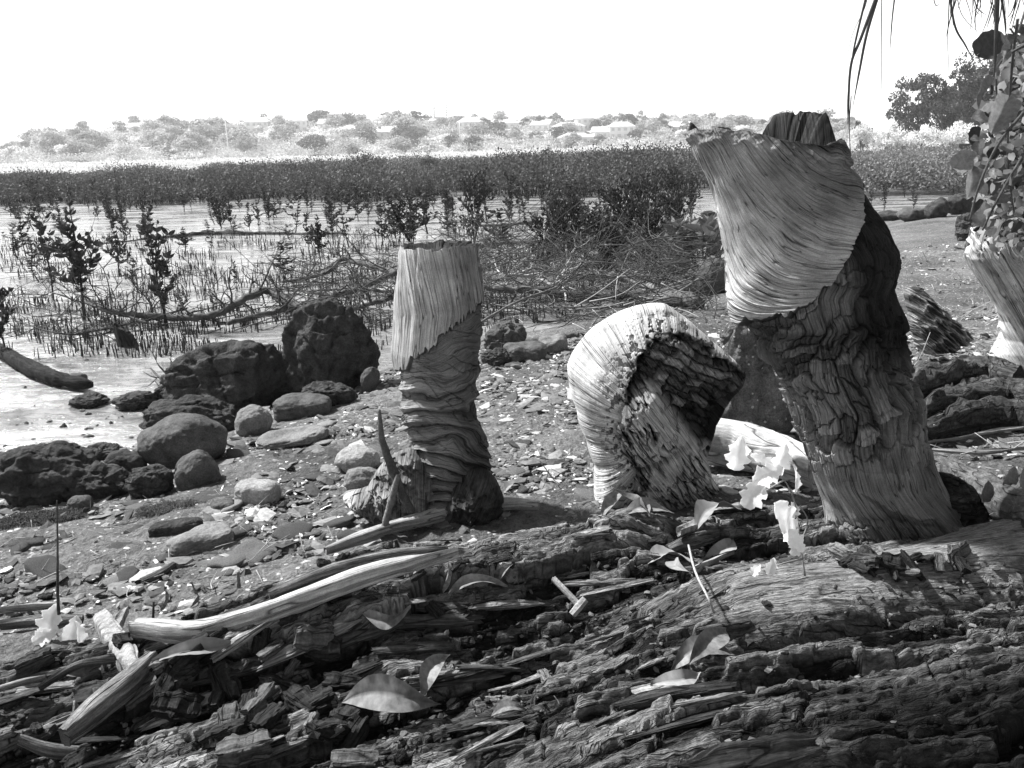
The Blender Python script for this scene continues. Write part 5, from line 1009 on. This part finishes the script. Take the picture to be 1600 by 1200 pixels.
HL = [(218, 200, 1, 'white house high on the hill at left, just right of the big pine group'), (262, 206, 2, 'long pale house below the ridge at left'), (325, 199, 0, 'boxy white two storey house below the lone conifer'), (405, 199, 0, 'wide white house left of the large round treetop'), (466, 198, 3, 'pale house under the large round treetop, its left one'), (514, 194, 1, 'gabled white house right of the large round treetop'),
      (556, 204, 2, 'long low white house in the middle of the left slope'), (600, 208, 1, 'low house with a plain roof left of the twin gables'), (628, 190, 3, 'tall white gabled house near the two pines'), (632, 206, 1, 'white cottage in front of the tall gabled house'), (692, 190, 2, 'dark roofed long house beneath the two tall pines'), (735, 200, 0, 'bright two storey house right of the tall pines'),
      (765, 196, 1, 'small gabled house among the trees right of the pines'), (790, 194, 2, 'long dark roofed house on the ridge right of centre'), (848, 196, 1, 'white domed looking house in a clearing right of centre'), (888, 200, 2, 'wide pale building beside the clearing'), (912, 195, 3, 'white house with a steep gable right of the clearing'), (942, 208, 1, 'small house low on the right slope'),
      (900, 218, 2, 'lowest long white house near the shore'), (970, 208, 0, 'pale two storey house in the right hand trees'), (1062, 200, 1, 'small white house near the right end of the hill'), (1170, 188, 2, 'low far house behind the flared stump')]
def at_hill(px, py):
    Y_ = np.linspace(292, 470, 300); d = ray(px, py); 
    x = d[0]/d[1]*Y_; z = CAMZ+d[2]/d[1]*Y_; h = hill_h(x, Y_); k = np.argmax(h > z) if (h > z).any() else 250; return np.array([x[k], Y_[k], h[k]])
HXY = []
for i, (px, py, k, lb) in enumerate(HL):
    p = at_hill(px, py+7); Y_ = min(max(p[1], 325), 400); q = ray(px, py); x = q[0]/q[1]*Y_; z = on_y(px, py+9, Y_)[2]; HXY.append((x, Y_)); e = empty('house', (x, Y_, z), rng.normal(0, .25)); e.scale = (.85, .85, .85); tag(e, lb, 'house', 'houses on the far hillside')
    wall, roof, wins = HS[k]; link('wall', wall, e); link('roof', roof, e); [link('window', w_, e) for w_ in wins]
HXY = np.array(HXY)
kp = [i for i, (x, y) in enumerate(UNDER[0]) if not ((np.abs(HXY[:, 0]-x) < 6.5) & (HXY[:, 1]+2 > y) & (HXY[:, 1]-22 < y)).any()]; hf = lambda x, y: float(hill_h(x, y))
for nm_, mt_, sel, lb_ in (('hill_scrub', M['hill_leaf'], [i for j, i in enumerate(kp) if j % 4], 'grey bushes and hedges filling the gaps between the houses on the far hill'), ('hill_scrub_pale', M['hill_leaf_pale'], kp[::4], 'paler bushes filling the gaps between the houses on the far hill')):
    mass('hill_scrub', lb_, [UNDER[0][i] for i in sel], [UNDER[1][i] for i in sel], [UNDER[2][i] for i in sel], [110]*len(sel), .18, mt_, 'stuff', hf)
n_ = 0; ORD = ['round leafy', 'broad spreading', 'bushy', 'dense', 'loose crowned']
def hill_words(px, py):
    c = [(218, 'the white house at left'), (325, 'the boxy white house'), (405, 'the wide white house'), (514, 'the gabled white house'), (628, 'the tall gabled house'), (700, 'the two tall pines'), (790, 'the dark roofed ridge house'), (848, 'the house in the clearing'), (970, 'the house in the right trees'), (1062, 'the right hand small house'), (60, 'the left foot of the hill'), (1200, 'the right end of the hill')]
    k = int(np.argmin([abs(px-a[0]) for a in c])); s = ('below ' if py > 212 else 'around ' if py > 196 else 'above '); return s+c[k][1]
tries = 0
while n_ < 298 and tries < 6000:
    tries += 1; px = rng.uniform(-30, 1330); t = rng.random()**.8; Y_ = 308+100*t; q = ray(px, 230); x = q[0]/q[1]*Y_; z = float(hill_h(x, Y_))
    if z < .5: continue
    if (np.abs(HXY[:, 0]-x) < 7).any() and (HXY[np.abs(HXY[:, 0]-x) < 7][:, 1] > Y_-2).any() and rng.random() < .2: continue
    h = rng.uniform(4.0, 8.5)*(1 if px < 650 else .75)*(1.15 if t < .5 and px < 500 else 1)
    if px < 40: h *= .7
    r = rng.random(); v, nm = (HV[int(rng.integers(8))], 'grey') if r < .68 else (HP[int(rng.integers(3))], 'pale') if r < .86 else (HD[int(rng.integers(2))], 'dark upright')
    py = 600; pr = np.array([x, Y_, z+h*.6-CAMZ]) @ RM; py = 600+F*pr[1]/pr[2]
    place_tree('hill_tree', v, x, Y_, z-.2, h, rng.uniform(.95, 1.5), 'tree', 'trees on the far hillside', rng.uniform(0, 6)); n_ += 1; NAMES.append((COL.objects[-1].parent, nm+' '+['round', 'low', 'tall'][0 if 5 < h < 7 else 1 if h <= 5 else 2], 'tree', 'trees', hill_words(px, py), px))
for px, top_, wpx, lb in [(502, 170, 42, 'largest round treetop on the skyline left of centre'), (215, 178, 26, 'round treetop on the skyline at left'), (52, 207, 28, 'isolated round tree at the left foot of the hill'), (538, 178, 60, 'broad crown right of the largest round treetop'), (785, 170, 26, 'round treetop on the skyline right of the pines'), (868, 174, 20, 'round treetop above the clearing'), (945, 180, 20, 'dark egg shaped tree right of the clearing'), (1002, 173, 24, 'dark round treetop towards the right end of the skyline'), (1080, 175, 34, 'flat topped tree near the flared stump on the skyline'), (1112, 173, 26, 'tree on the skyline next to the flared stump'), (645, 172, 50, 'broad crown just left of the two pines'), (135, 186, 22, 'ragged tree at the left end of the ridge'), (1225, 170, 60, 'wide far tree behind the top of the flared stump'), (1290, 166, 40, 'far tree just right of the flared stump top')]:
    Y_ = 405; q = ray(px, 230); x = q[0]/q[1]*Y_; z = float(hill_h(x, Y_)); zt = on_y(px, top_, Y_)[2]; h = zt-z; ws = wpx*Y_/F/1.05/h
    place_tree('skyline_tree', HV[int(rng.integers(8))] if px < 900 else HD[int(rng.integers(2))], x, Y_, z, h, ws, lb, None, rng.uniform(0, 6))
# conifers
def pine(seed, nl=13):
    g = np.random.default_rng(seed); mb = MB(); mb.tube([(0, 0, 0), (0, 0, 1)], [.018, .004], 5); t = mb.mesh('trunk'); t.materials.append(M['trunk']); P, D_ = [], []
    for i in range(nl):
        z = .25+.72*i/nl; r = .19*(1.05-z)+.03
        for a in np.arange(7)/7*6.28+g.uniform(0, 1):
            for s in np.linspace(.2, 1, 7): P.append((r*s*math.cos(a), r*s*math.sin(a), z+.03*s)); D_.append((math.cos(a)+g.normal(0, .6), math.sin(a)+g.normal(0, .6), .3))
    V, Fc = leaves(np.array(P), np.array(D_), .035, .5, 1); c = mesh('crown', V, Fc, smooth=False); c.materials.append(M['hill_leaf_dark']); return c, t
PN = [pine(1), pine(2, 9)]
for px, top_, w_, lb in [(681, 163, 1.3, 'left of the two tall conifers on the skyline'), (700, 153, .9, 'right and taller of the two tall conifers on the skyline'), (333, 172, 1.0, 'lone small conifer above the boxy white house'), (648, 168, 1.2, 'short conifer left of the two tall ones'), (1108, 200, 1.0, 'small conifer low by the flared stump')]:
    Y_ = 400; q = ray(px, 230); x = q[0]/q[1]*Y_; z = float(hill_h(x, Y_)); h = on_y(px, top_, Y_)[2]-z; place_tree('conifer', PN[int(w_ < 1)], x, Y_, z, h, w_, lb, None, 0)
mb = MB(); mb.tube([(0, 0, 0), (0, 0, 15)], [.22, .15], 6); p = at_hill(358, 246); o = link('lamp_pole', mb.mesh('lamp_pole'), None, M['house']); o.location = p; tag(o, 'tall pale pole standing on the shore below the boxy white house', 'pole')
mb = MB(); mb.tube([(0, 0, 0), (0, 0, 7)], [.2, .15], 6); p = at_hill(719, 222); o = link('lamp_pole', mb.mesh('lamp_pole'), None, M['house']); o.location = p; tag(o, 'shorter pale pole below the two tall conifers', 'pole')
# pale belt along the far shore
pts, H, W = [], [], []
for i in range(900):
    px = rng.uniform(-60, 1700); Y_ = rng.uniform(170, 300); q = ray(px, 240); x = q[0]/q[1]*Y_; h = rng.uniform(.8, 1.3)*(1+.5*ss(560, 900, px)*ss(200, 300, Y_)); pts.append((x, Y_)); H.append(h); W.append(h*1.6)
mass('pale_shore_scrub', 'bright pale scrub along the far shore at the foot of the hill', pts, H, W, [110]*900, .12, M['hill_leaf_pale'])
# right bank: large dark trees with bright bushes in front, moored dark barge
OT = [crown_tree('bank_tree', 700+i, 46, 9500, .032, ((.50, .50, .42), .56, .12), M['oak_leaf']) for i in range(3)]
for px, top_, base, wpx, Y_, lb, k in [(1432, 106, 212, 88, 105, 'large dark tree at the left of the right hand bank', 0), (1475, 122, 208, 70, 100, 'dark tree between the two largest on the right bank', 1), (1535, 84, 210, 120, 96, 'largest dark tree of the right bank, partly behind the vine', 2), (1600, 60, 210, 130, 90, 'dark tree of the right bank cut by the right edge', 0), (1500, 96, 180, 60, 104, 'dark rounded crown behind the middle of the right bank', 1)]:
    b = on_y(px, base, Y_); h = on_y(px, top_, Y_)[2]-0; place_tree('bank_tree', OT[k], b[0], Y_, 0, h, wpx*Y_/F/h/1.0, lb, None, px)
PB = [crown_tree('bright_bush', 720+i, 18, 2600, .06, ((.5, .5, .34), .5, .2), M['hill_leaf_pale']) for i in range(2)]
for i, (px, top_, wpx, lb) in enumerate([(1345, 190, 40, 'bright bush nearest the flared stump on the right bank'), (1385, 182, 56, 'dome shaped bright bush in front of the dark trees'), (1440, 196, 50, 'bright bush under the large dark tree'), (1485, 182, 46, 'tall bright bush in the middle of the right bank'), (1520, 190, 60, 'bright bush left of the climbing vine'), (1410, 204, 50, 'low bright bush in front of the dome shaped one'), (1570, 196, 60, 'bright bush glimpsed behind the climbing vine')]):
    Y_ = 88; b = on_y(px, 222, Y_); h = on_y(px, top_, Y_)[2]; place_tree('bright_bush', PB[i % 2], b[0], Y_, 0, h, wpx*Y_/F/h/1.1, lb, None, i, 'bush')
q = ray(1335, 215); e = on_y(1350, 200, 95); place_tree('bank_tree', OT[1], e[0], 95, 0, on_y(1350, 184, 95)[2], .6, 'small dark tree between the bright bushes and the flared stump', None, 1)
mb = MB(); box(mb, -3.6, 3.6, -1, 1, 0, .7); box(mb, .2, 3.3, -.8, .8, .7, 1.35); o = link('barge', mb.mesh('barge', False), None, M['oak_leaf']); p = on_y(1488, 246, 62); o.location = (p[0], 62, 0); o.scale = (.62, .62, .72); tag(o, 'small dark moored hulk lying on the mud below the right bank', 'boat')
# ============================================================ close plants
def big_leaf(kind, seed, n=22, m=13):
    """unit length leaf along X. 0 long gum leaf, 1 toothed round weed leaf, 2 heart shaped vine leaf"""
    g = np.random.default_rng(seed); t = np.linspace(0, 1, n); s = np.linspace(-1, 1, m)
    if kind == 0: w_ = .105*np.sin(np.pi*t**.9)**1.15*(1-.1*t)
    elif kind == 1: w_ = .30*np.sin(np.pi*np.clip(t, .0, 1)**.8)**.7*(1+.22*np.sin(t*21+seed)+.10*np.sin(t*47))
    else: w_ = .42*np.sqrt(np.clip(np.sin(np.pi*t**.62), 0, 1))*(1-.25*t)+.02*np.sin(t*19)
    w_ = np.maximum(w_, .004); T, S = np.meshgrid(t, s, indexing='ij'); cur = {0: .34, 1: .12, 2: .12}[kind]*g.uniform(.5, 1.5)
    Xv = T; Yv = S*w_[:, None]+({0: .12}.get(kind, .03))*np.sin(np.pi*T)*g.normal(0, 1); Zv = -cur*(T-.5)**2*4*.5+cur*.5+{0: .9, 1: .3, 2: .35}[kind]*w_[:, None]*np.abs(S)**1.3+.012*(1-np.exp(-(S/.16)**2))+.03*np.sin(T*9+seed)*S-.01*np.abs(np.sin(T*22))*np.abs(S)
    if kind == 2: Xv = Xv-.10*np.abs(S)*(1-T)**2*2
    tw_ = g.normal(0, .5)*T if kind == 0 else 0*T; Y2 = Yv*np.cos(tw_)-Zv*np.sin(tw_); Z2 = Yv*np.sin(tw_)+Zv*np.cos(tw_)
    V = np.stack([Xv, Y2, Z2], -1).reshape(-1, 3); N = len(V); V2 = V-[0, 0, .006]; f = gridf(n, m)
    return mesh('leaf', np.concatenate([V, V2]), np.concatenate([f, f[:, ::-1]+N]))
GUM = []
for i in range(6):
    me = big_leaf(0, 30+i); me.materials.append(M['dry_leaf_pale'] if i % 3 == 0 else M['dry_leaf']); GUM.append(me)
def leaf_on_log(px, py, Lpx, ang, tilt, k, label, roll=0, lift=.012, wide=1.0):
    roll = roll if tilt > 50 else roll*.55; lift *= .6
    p = GL(px, py); s = p[1]/F*1.1; L = Lpx*s; o = link('fallen_leaf', GUM[k]); o.scale = (L, L*1.1*min(wide, 1.7), L); r = Euler((R_(roll), -R_(tilt), R_(ang))).to_matrix(); o.rotation_euler = r.to_euler(); c = r @ Vector((L*.5, 0, 0))
    o.location = (p[0]-c.x, p[1]-c.y, p[2]+lift-min(0, c.z*0)-c.z*.0); tag(o, label, 'leaf'); return o
leaf_on_log(612, 1112, 160, 0, -2, 1, 'large curled dry leaf lying at the bottom centre of the log', 60, .03, 1.7)
leaf_on_log(682, 1085, 95, 62, 18, 2, 'upturned end leaf rising from the large curled leaf', 60, .03, 1.5)
leaf_on_log(310, 1030, 135, 20, 2, 3, 'long narrow pale leaf under the long curved splinter', 40, .02, 1.0)
leaf_on_log(600, 955, 85, 8, 0, 4, 'oval spotted leaf in the shade right of the long splinter', 25, .012, 1.9)
leaf_on_log(697, 925, 50, 70, 62, 5, 'small upright curled leaf in the middle of the log', 60, .01, 1.2)
leaf_on_log(745, 932, 100, 14, 2, 1, 'long leaf lying flat right of the small upright one', 35, .012, .9)
leaf_on_log(800, 905, 60, 42, 16, 2, 'sickle shaped leaf rising to the right behind the long flat leaf', 30, .012, .9)
leaf_on_log(1122, 830, 115, 40, 4, 0, 'large pale pointed leaf left of the foot of the flared stump', 20, .03, 1.3)
leaf_on_log(1122, 868, 75, 44, 4, 3, 'pale rolled leaf just below the large pale pointed leaf', 30, .02, 1.6)
leaf_on_log(1042, 893, 80, 10, 2, 0, 'round shouldered pale leaf under the ribbon like stalk', 20, .02, 2.2)
leaf_on_log(1066, 898, 60, -80, 9, 3, 'torn grey leaf hanging over the edge of the pale round shouldered leaf', 40, .02, 1.8)
leaf_on_log(1105, 1030, 100, 42, 14, 1, 'big ribbed leaf standing in the hollow, back one of the cluster', 50, .02, 2.2)
leaf_on_log(1098, 1050, 110, 12, 5, 2, 'broad folded leaf in the middle of the leaf cluster', 50, .02, 1.7)
leaf_on_log(1055, 1072, 90, 18, 2, 3, 'velvety pale leaf at the front left of the leaf cluster', 30, .02, 1.7)
leaf_on_log(955, 805, 70, 58, 19, 5, 'dark pointed leaf upright at the foot of the curled stump, left blade', 40, .01, 1.2)
leaf_on_log(985, 800, 80, 130, 20, 4, 'dark pointed leaf crossing the left blade at the foot of the curled stump', 40, .01, 1.1)
leaf_on_log(1010, 815, 90, 12, 2, 5, 'dark flat leaf right of the two upright dark leaves', 25, .012, 1.4)
leaf_on_log(300, 950, 40, 85, 65, 4, 'pointed brown leaf standing upright behind the long splinter, right one', 80, .01, 1.8)
leaf_on_log(257, 955, 34, 75, 60, 5, 'pointed brown leaf standing upright behind the long splinter, left one', 80, .01, 1.8)
leaf_on_log(285, 882, 60, -8, 2, 4, 'spotted leaf on the shingle at the end of the short dark stick', 20, .01, 1.3)
leaf_on_log(865, 1110, 22, 80, 60, 3, 'tiny pale leaf scrap low in the centre of the log', 30, .008, 1.6)
leaf_on_log(795, 1118, 60, 15, 1, 1, 'small dark oval leaf right of the large curled leaf', 20, .006, 1.8)
leaf_on_log(125, 1050, 100, 30, 3, 4, 'long dark leaf left of the mottled stub', 40, .02, .7)
leaf_on_log(803, 770, 40, 40, 4, 0, 'pale square leaf scrap right of the foot of the twisted stump', 20, .01, 2.4)
mb = MB(); P = bez([GL(1075, 880)+[0, 0, .04], GL(1085, 940)+[0, 0, .06], GL(1105, 975)+[0, 0, .05], GL(1115, 982)+[0, 0, .03]], 24); mb.tube(P, .0022, 6); o = link('leaf_stalk', mb.mesh('leaf_stalk'), None, M['pale_twig']); tag(o, 'pale ribbon like stalk curling down into the dark hollow', 'stalk')
# weeds on stalks: leaf colour set near white in place of direct sun flecks
WL = [big_leaf(1, 50+i, 24, 9) for i in range(3)]; [m_.materials.append(M['weed']) for m_ in WL]
VL = [big_leaf(2, 60+i) for i in range(4)]; [m_.materials.append(M['vine'] if i else M['vine_dark']) for i, m_ in enumerate(VL)]
def leafy(name, root, items, stems, label, cat, smat, sr=.0018, Ls=None):
    """items: (px, py, depth, length px, yaw, pitch, roll, mesh)"""
    e = empty(name, tuple(root)); tag(e, label, cat); r0 = np.array(root)
    for (px, py, dpt, Lp, yaw, pit, rol, me) in items:
        c = on_y(px, py, dpt)-r0; L = Lp*dpt/F*(1.45 if name == 'white_weed' else 1.05); o = link('leaf', me, e); r = Euler((R_(rol), -R_(pit), R_(yaw))).to_matrix(); o.rotation_euler = r.to_euler(); o.scale = (L,)*3; m_ = r @ Vector((L*.5, 0, 0)); o.location = Vector(c)-m_
    for st in stems:
        mb = MB(); P = bez([on_y(*q)-r0 for q in st], 24); mb.tube(P, np.linspace(sr, sr*.6, 24), 6); link('stem', mb.mesh('stem'), e, smat)
    return e
W0, W1, W2 = WL; yw = GL(1255, 895)[1]
leafy('white_weed', GL(1255, 895), [(1153, 708, yw, 42, 0, 80, 75, W0), (1218, 716, yw+.02, 36, 30, 60, 70, W1), (1240, 748, yw, 34, 90, 70, 60, W2), (1180, 770, yw, 44, -10, 60, 70, W1), (1222, 818, yw-.05, 62, 20, -65, 60, W0), (1240, 845, yw-.06, 34, -40, -40, 40, W2), (1200, 742, yw, 40, 10, 20, 60, W2), (1238, 796, yw, 24, 60, 30, 50, W0), (1205, 885, yw-.1, 22, 20, 70, 60, W2), (1182, 890, yw-.1, 18, -20, 60, 60, W0), (1245, 858, yw-.05, 20, 10, 40, 60, W1), (1190, 722, yw+.03, 30, 160, 30, 60, W1)],
      [[(1258, 900, yw-.05), (1250, 850, yw-.03), (1243, 790, yw), (1225, 750, yw), (1190, 726, yw)], [(1250, 850, yw-.03), (1262, 815, yw), (1250, 790, yw)], [(1225, 750, yw), (1200, 765, yw), (1185, 775, yw)], [(1255, 873, yw-.05), (1225, 880, yw-.08), (1205, 888, yw-.1)], [(1250, 850, yw-.03), (1235, 830, yw-.05)]], 'bright white toothed weed growing beside the foot of the flared stump', 'weed', M['vine'])
yl = GL(105, 1005)[1]
leafy('white_weed', GL(105, 1005), [(82, 968, yl, 46, 10, 65, 75, W0), (70, 994, yl-.02, 30, 20, 20, 60, W1), (112, 988, yl, 40, 60, 60, 60, W2), (120, 992, yl-.02, 34, 120, 70, 60, W1)], [[(105, 1010, yl), (95, 1000, yl), (85, 985, yl)], [(105, 1010, yl), (85, 1002, yl-.01), (72, 996, yl-.02)], [(105, 1010, yl), (110, 1000, yl)]], 'bright white scalloped leaves of a weed at the lower left', 'weed', M['vine'])
yr = GL(1530, 810)[1]
leafy('seedling', GL(1530, 810), [(1522, 778, yr, 24, 0, 25, 70, VL[1]), (1540, 764, yr, 30, 40, 65, 60, VL[2])], [[(1530, 815, yr), (1531, 795, yr), (1528, 782, yr)], [(1530, 815, yr), (1536, 790, yr), (1537, 772, yr)]], 'two leaved seedling on the dark root right of the flared stump', 'seedling', M['vine'])
leafy('seedling', GL(1595, 800), [(1580, 742, yr, 30, 20, 70, 70, VL[1]), (1596, 745, yr, 34, 60, 70, 60, VL[3])], [[(1598, 800, yr), (1592, 775, yr), (1583, 755, yr)], [(1598, 800, yr), (1570, 795, yr), (1545, 805, yr-.05)]], 'seedling with pale leaves at the right edge', 'seedling', M['vine'])
leafy('seedling', GL(1540, 650), [(1545, 634, 2.9, 18, 0, 60, 60, VL[1])], [[(1498, 672, 2.9), (1525, 655, 2.9), (1542, 640, 2.9)]], 'single pale round leaf on a thin stalk in front of the split rotten log', 'seedling', M['vine'])
# climbing vine at the right edge
items, stems = [], []
for i in range(94):
    py = rng.uniform(45, 375); lim = np.interp(py, [45, 110, 180, 240, 300, 380], [1575, 1548, 1530, 1512, 1520, 1540]); px = lim+(1660-lim)*rng.random()**1.2; dd = rng.uniform(2.2, 3.0)
    items.append((px, py, dd, rng.uniform(11, 25), rng.uniform(0, 360), rng.uniform(-80, 30), rng.uniform(20, 90), VL[0] if rng.random() < .45 else VL[int(rng.integers(1, 4))]))
items += [(1510, 250, 2.3, 40, 20, 25, 60, VL[1]), (1514, 290, 2.3, 42, 80, -75, 60, VL[2]), (1548, 66, 2.2, 48, 25, 35, 60, VL[0]), (1540, 150, 2.3, 40, 200, -60, 60, VL[3]), (1560, 185, 2.2, 50, 100, -60, 60, VL[1])]
stems = [[(1560, -10, 2.6), (1557, 60, 2.6), (1556, 120, 2.6), (1560, 200, 2.6)], [(1600, 175, 2.2), (1560, 225, 2.2), (1530, 290, 2.2), (1515, 345, 2.2)], [(1590, 30, 2.5), (1580, 120, 2.6), (1575, 250, 2.7), (1590, 370, 2.8)], [(1620, 60, 2.4), (1570, 90, 2.5), (1545, 130, 2.5)], [(1600, 240, 2.4), (1565, 300, 2.3), (1535, 360, 2.3)], [(1610, -10, 2.7), (1590, 50, 2.6), (1578, 45, 2.5)]]
leafy('climbing_vine', on_y(1600, 380, 2.8), items, stems, 'leafy vine with heart shaped leaves hanging down the right edge', 'vine', M['twig'], .004)
# dark leafy mass behind the vine (the bank shrub it climbs on)
pts = []; P, D_ = [], []
for i in range(2600):
    py = rng.uniform(40, 380); lim = np.interp(py, [40, 110, 180, 240, 300, 380], [1600, 1566, 1550, 1540, 1545, 1560]); px = lim+(1740-lim)*rng.random(); P.append(on_y(px, py, rng.uniform(3.0, 3.9))); D_.append(rng.normal(0, 1, 3)+[0, 0, -.5])
V, Fc = leaves(np.array(P), np.array(D_), rng.uniform(.03, .07, 2600), .6, 2); e = empty('bank_shrub', tuple(on_y(1640, 390, 3.5))); tag(e, 'dark leafy shrub behind the climbing vine at the right edge', 'shrub'); r0 = np.array(e.location)
link('foliage', mesh('foliage', V-r0, Fc), e, M['vine_dark']); P, D_ = [], []
for i in range(900):
    py = rng.uniform(60, 385); lim = np.interp(py, [45, 110, 180, 240, 300, 380], [1580, 1552, 1535, 1518, 1525, 1540]); px = lim+(1680-lim)*rng.random(); P.append(on_y(px, py, rng.uniform(2.6, 3.3))); D_.append(rng.normal(0, 1, 3)+[0, 0, -.8])
V, Fc = leaves(np.array(P), np.array(D_), rng.uniform(.02, .045, 900), .8, 2, .2, .1); o = link('foliage', mesh('foliage', V-r0, Fc), e, M['vine']); o['label'] = 'paler leaves in front'; mb = MB(); mb.tube(bez([r0*0+[0, 0, -.3], np.array([.05, 0, .5]), on_y(1640, 60, 3.5)-r0], 12), np.linspace(.03, .01, 12), 8); link('stem', mb.mesh('stem'), e, M['twig'])
# drooping blades at the top right
def blades(name, label, L, root, mat, w0=.006, cat='leaves'):
    e = empty(name, tuple(root)); tag(e, label, cat); r0 = np.array(root)
    for pts, wpx in L:
        P = bez([on_y(*q) for q in pts], 30)-r0; n = 30; w_ = wpx*pts[0][2]/F/2*np.interp(np.linspace(0, 1, n), [0, .2, .7, 1], [1, 1, .7, .08]); T = unit(np.gradient(P, axis=0)); N = unit(np.cross(T, [0, 1, .3]))
        V = np.stack([P-N*w_[:, None], P+np.array([0, -.3, 0])*w_[:, None], P+N*w_[:, None], P+np.array([0, .15, 0])*w_[:, None]], 1); link('blade', mesh('blade', V.reshape(-1, 3), gridf(n, 4, True)), e, mat)
    return e
blades('drooping_grass_blades', 'long dark drooping blades hanging into the sky left of the right hand trees', [([(1375, -20, 1.5), (1345, 60, 1.5), (1330, 100, 1.5), (1326, 160, 1.5), (1328, 235, 1.5)], 5), ([(1357, -20, 1.5), (1340, 50, 1.5), (1332, 90, 1.5), (1325, 150, 1.5), (1324, 200, 1.5)], 3.5), ([(1376, -20, 1.52), (1355, 50, 1.52), (1343, 110, 1.52), (1332, 170, 1.52)], 5), ([(1400, -20, 1.5), (1394, 30, 1.5), (1390, 90, 1.5)], 2.5), ([(1378, -20, 1.55), (1377, 80, 1.55), (1378, 170, 1.55)], 1.5), ([(1330, 150, 1.5), (1327, 200, 1.5), (1331, 262, 1.5)], 1.6), ([(1356, -20, 1.55), (1352, 10, 1.55), (1330, 60, 1.55), (1318, 130, 1.55)], 1.2)], on_y(1375, -25, 1.5), M['blade'])
L = []
for i in range(26):
    x0 = rng.uniform(1490, 1600); x1 = x0+rng.normal(0, 22)-5; y1 = rng.uniform(15, 75); L.append(([(x0, -25, 2.0), ((x0+x1)/2+rng.normal(0, 6), y1*.4, 2.0), (x1, y1, 2.0)], rng.uniform(1, 2.6)))
L += [([(1482, -20, 1.8), (1492, 40, 1.8), (1508, 70, 1.8), (1522, 96, 1.8)], 3.4), ([(1484, -20, 1.8), (1481, 60, 1.8), (1483, 130, 1.8)], 1.6), ([(1558, -20, 1.8), (1557, 40, 1.8), (1553, 130, 1.8)], 8), ([(1562, -20, 1.8), (1570, 30, 1.8), (1572, 60, 1.8)], 4), ([(1600, -20, 1.8), (1585, 30, 1.8), (1578, 60, 1.8)], 2), ([(1455, -20, 1.8), (1462, 8, 1.8), (1470, 2, 1.8)], 1.5)]
blades('hanging_strands', 'tangle of thin dark strands hanging from above at the top right corner', L, on_y(1540, -30, 2.0), M['blade'])

# ============================================================ a label of its own for every small repeat
_ord = ['leftmost', 'second', 'third', 'fourth', 'fifth', 'sixth', 'seventh', 'eighth', 'ninth', 'tenth', 'eleventh', 'twelfth', 'thirteenth', 'fourteenth', 'fifteenth', 'sixteenth', 'seventeenth', 'eighteenth', 'nineteenth', 'twentieth']
_g = {}
for it in NAMES: _g.setdefault((it[1], it[3], it[4]), []).append(it)
for (lk, ks, wh), L in _g.items():
    L.sort(key=lambda q: q[5])
    for i, it in enumerate(L):
        if len(L) == 1: s = f'single {lk} {it[2]} {wh}'
        elif i == 0: s = f'leftmost of the {lk} {ks} {wh}'
        elif i == len(L)-1: s = f'rightmost of the {lk} {ks} {wh}'
        else: s = f'{_ord[i] if i < 20 else str(i+1)+"th"} from left of the {lk} {ks} {wh}'
        it[0]['label'] = s
bpy.context.view_layer.update()

# ============================================================ the air
M['haze'], ht, hb = NM('haze'); ht.nodes.remove(hb); pv = ht.nodes.new('ShaderNodeVolumePrincipled'); pv.inputs['Color'].default_value = (.95, .95, .95, 1); pv.inputs['Density'].default_value = .0006; pv.inputs['Anisotropy'].default_value = .3
ht.links.new(pv.outputs[0], ht.nodes['Material Output'].inputs['Volume'])
mb = MB(); box(mb, -1000, 1000, -60, 1600, -2, 45); hz = link('haze', mb.mesh('haze', False), None, M['haze']); tag(hz, 'thin bright sea haze over the bay', 'haze', kind='stuff')
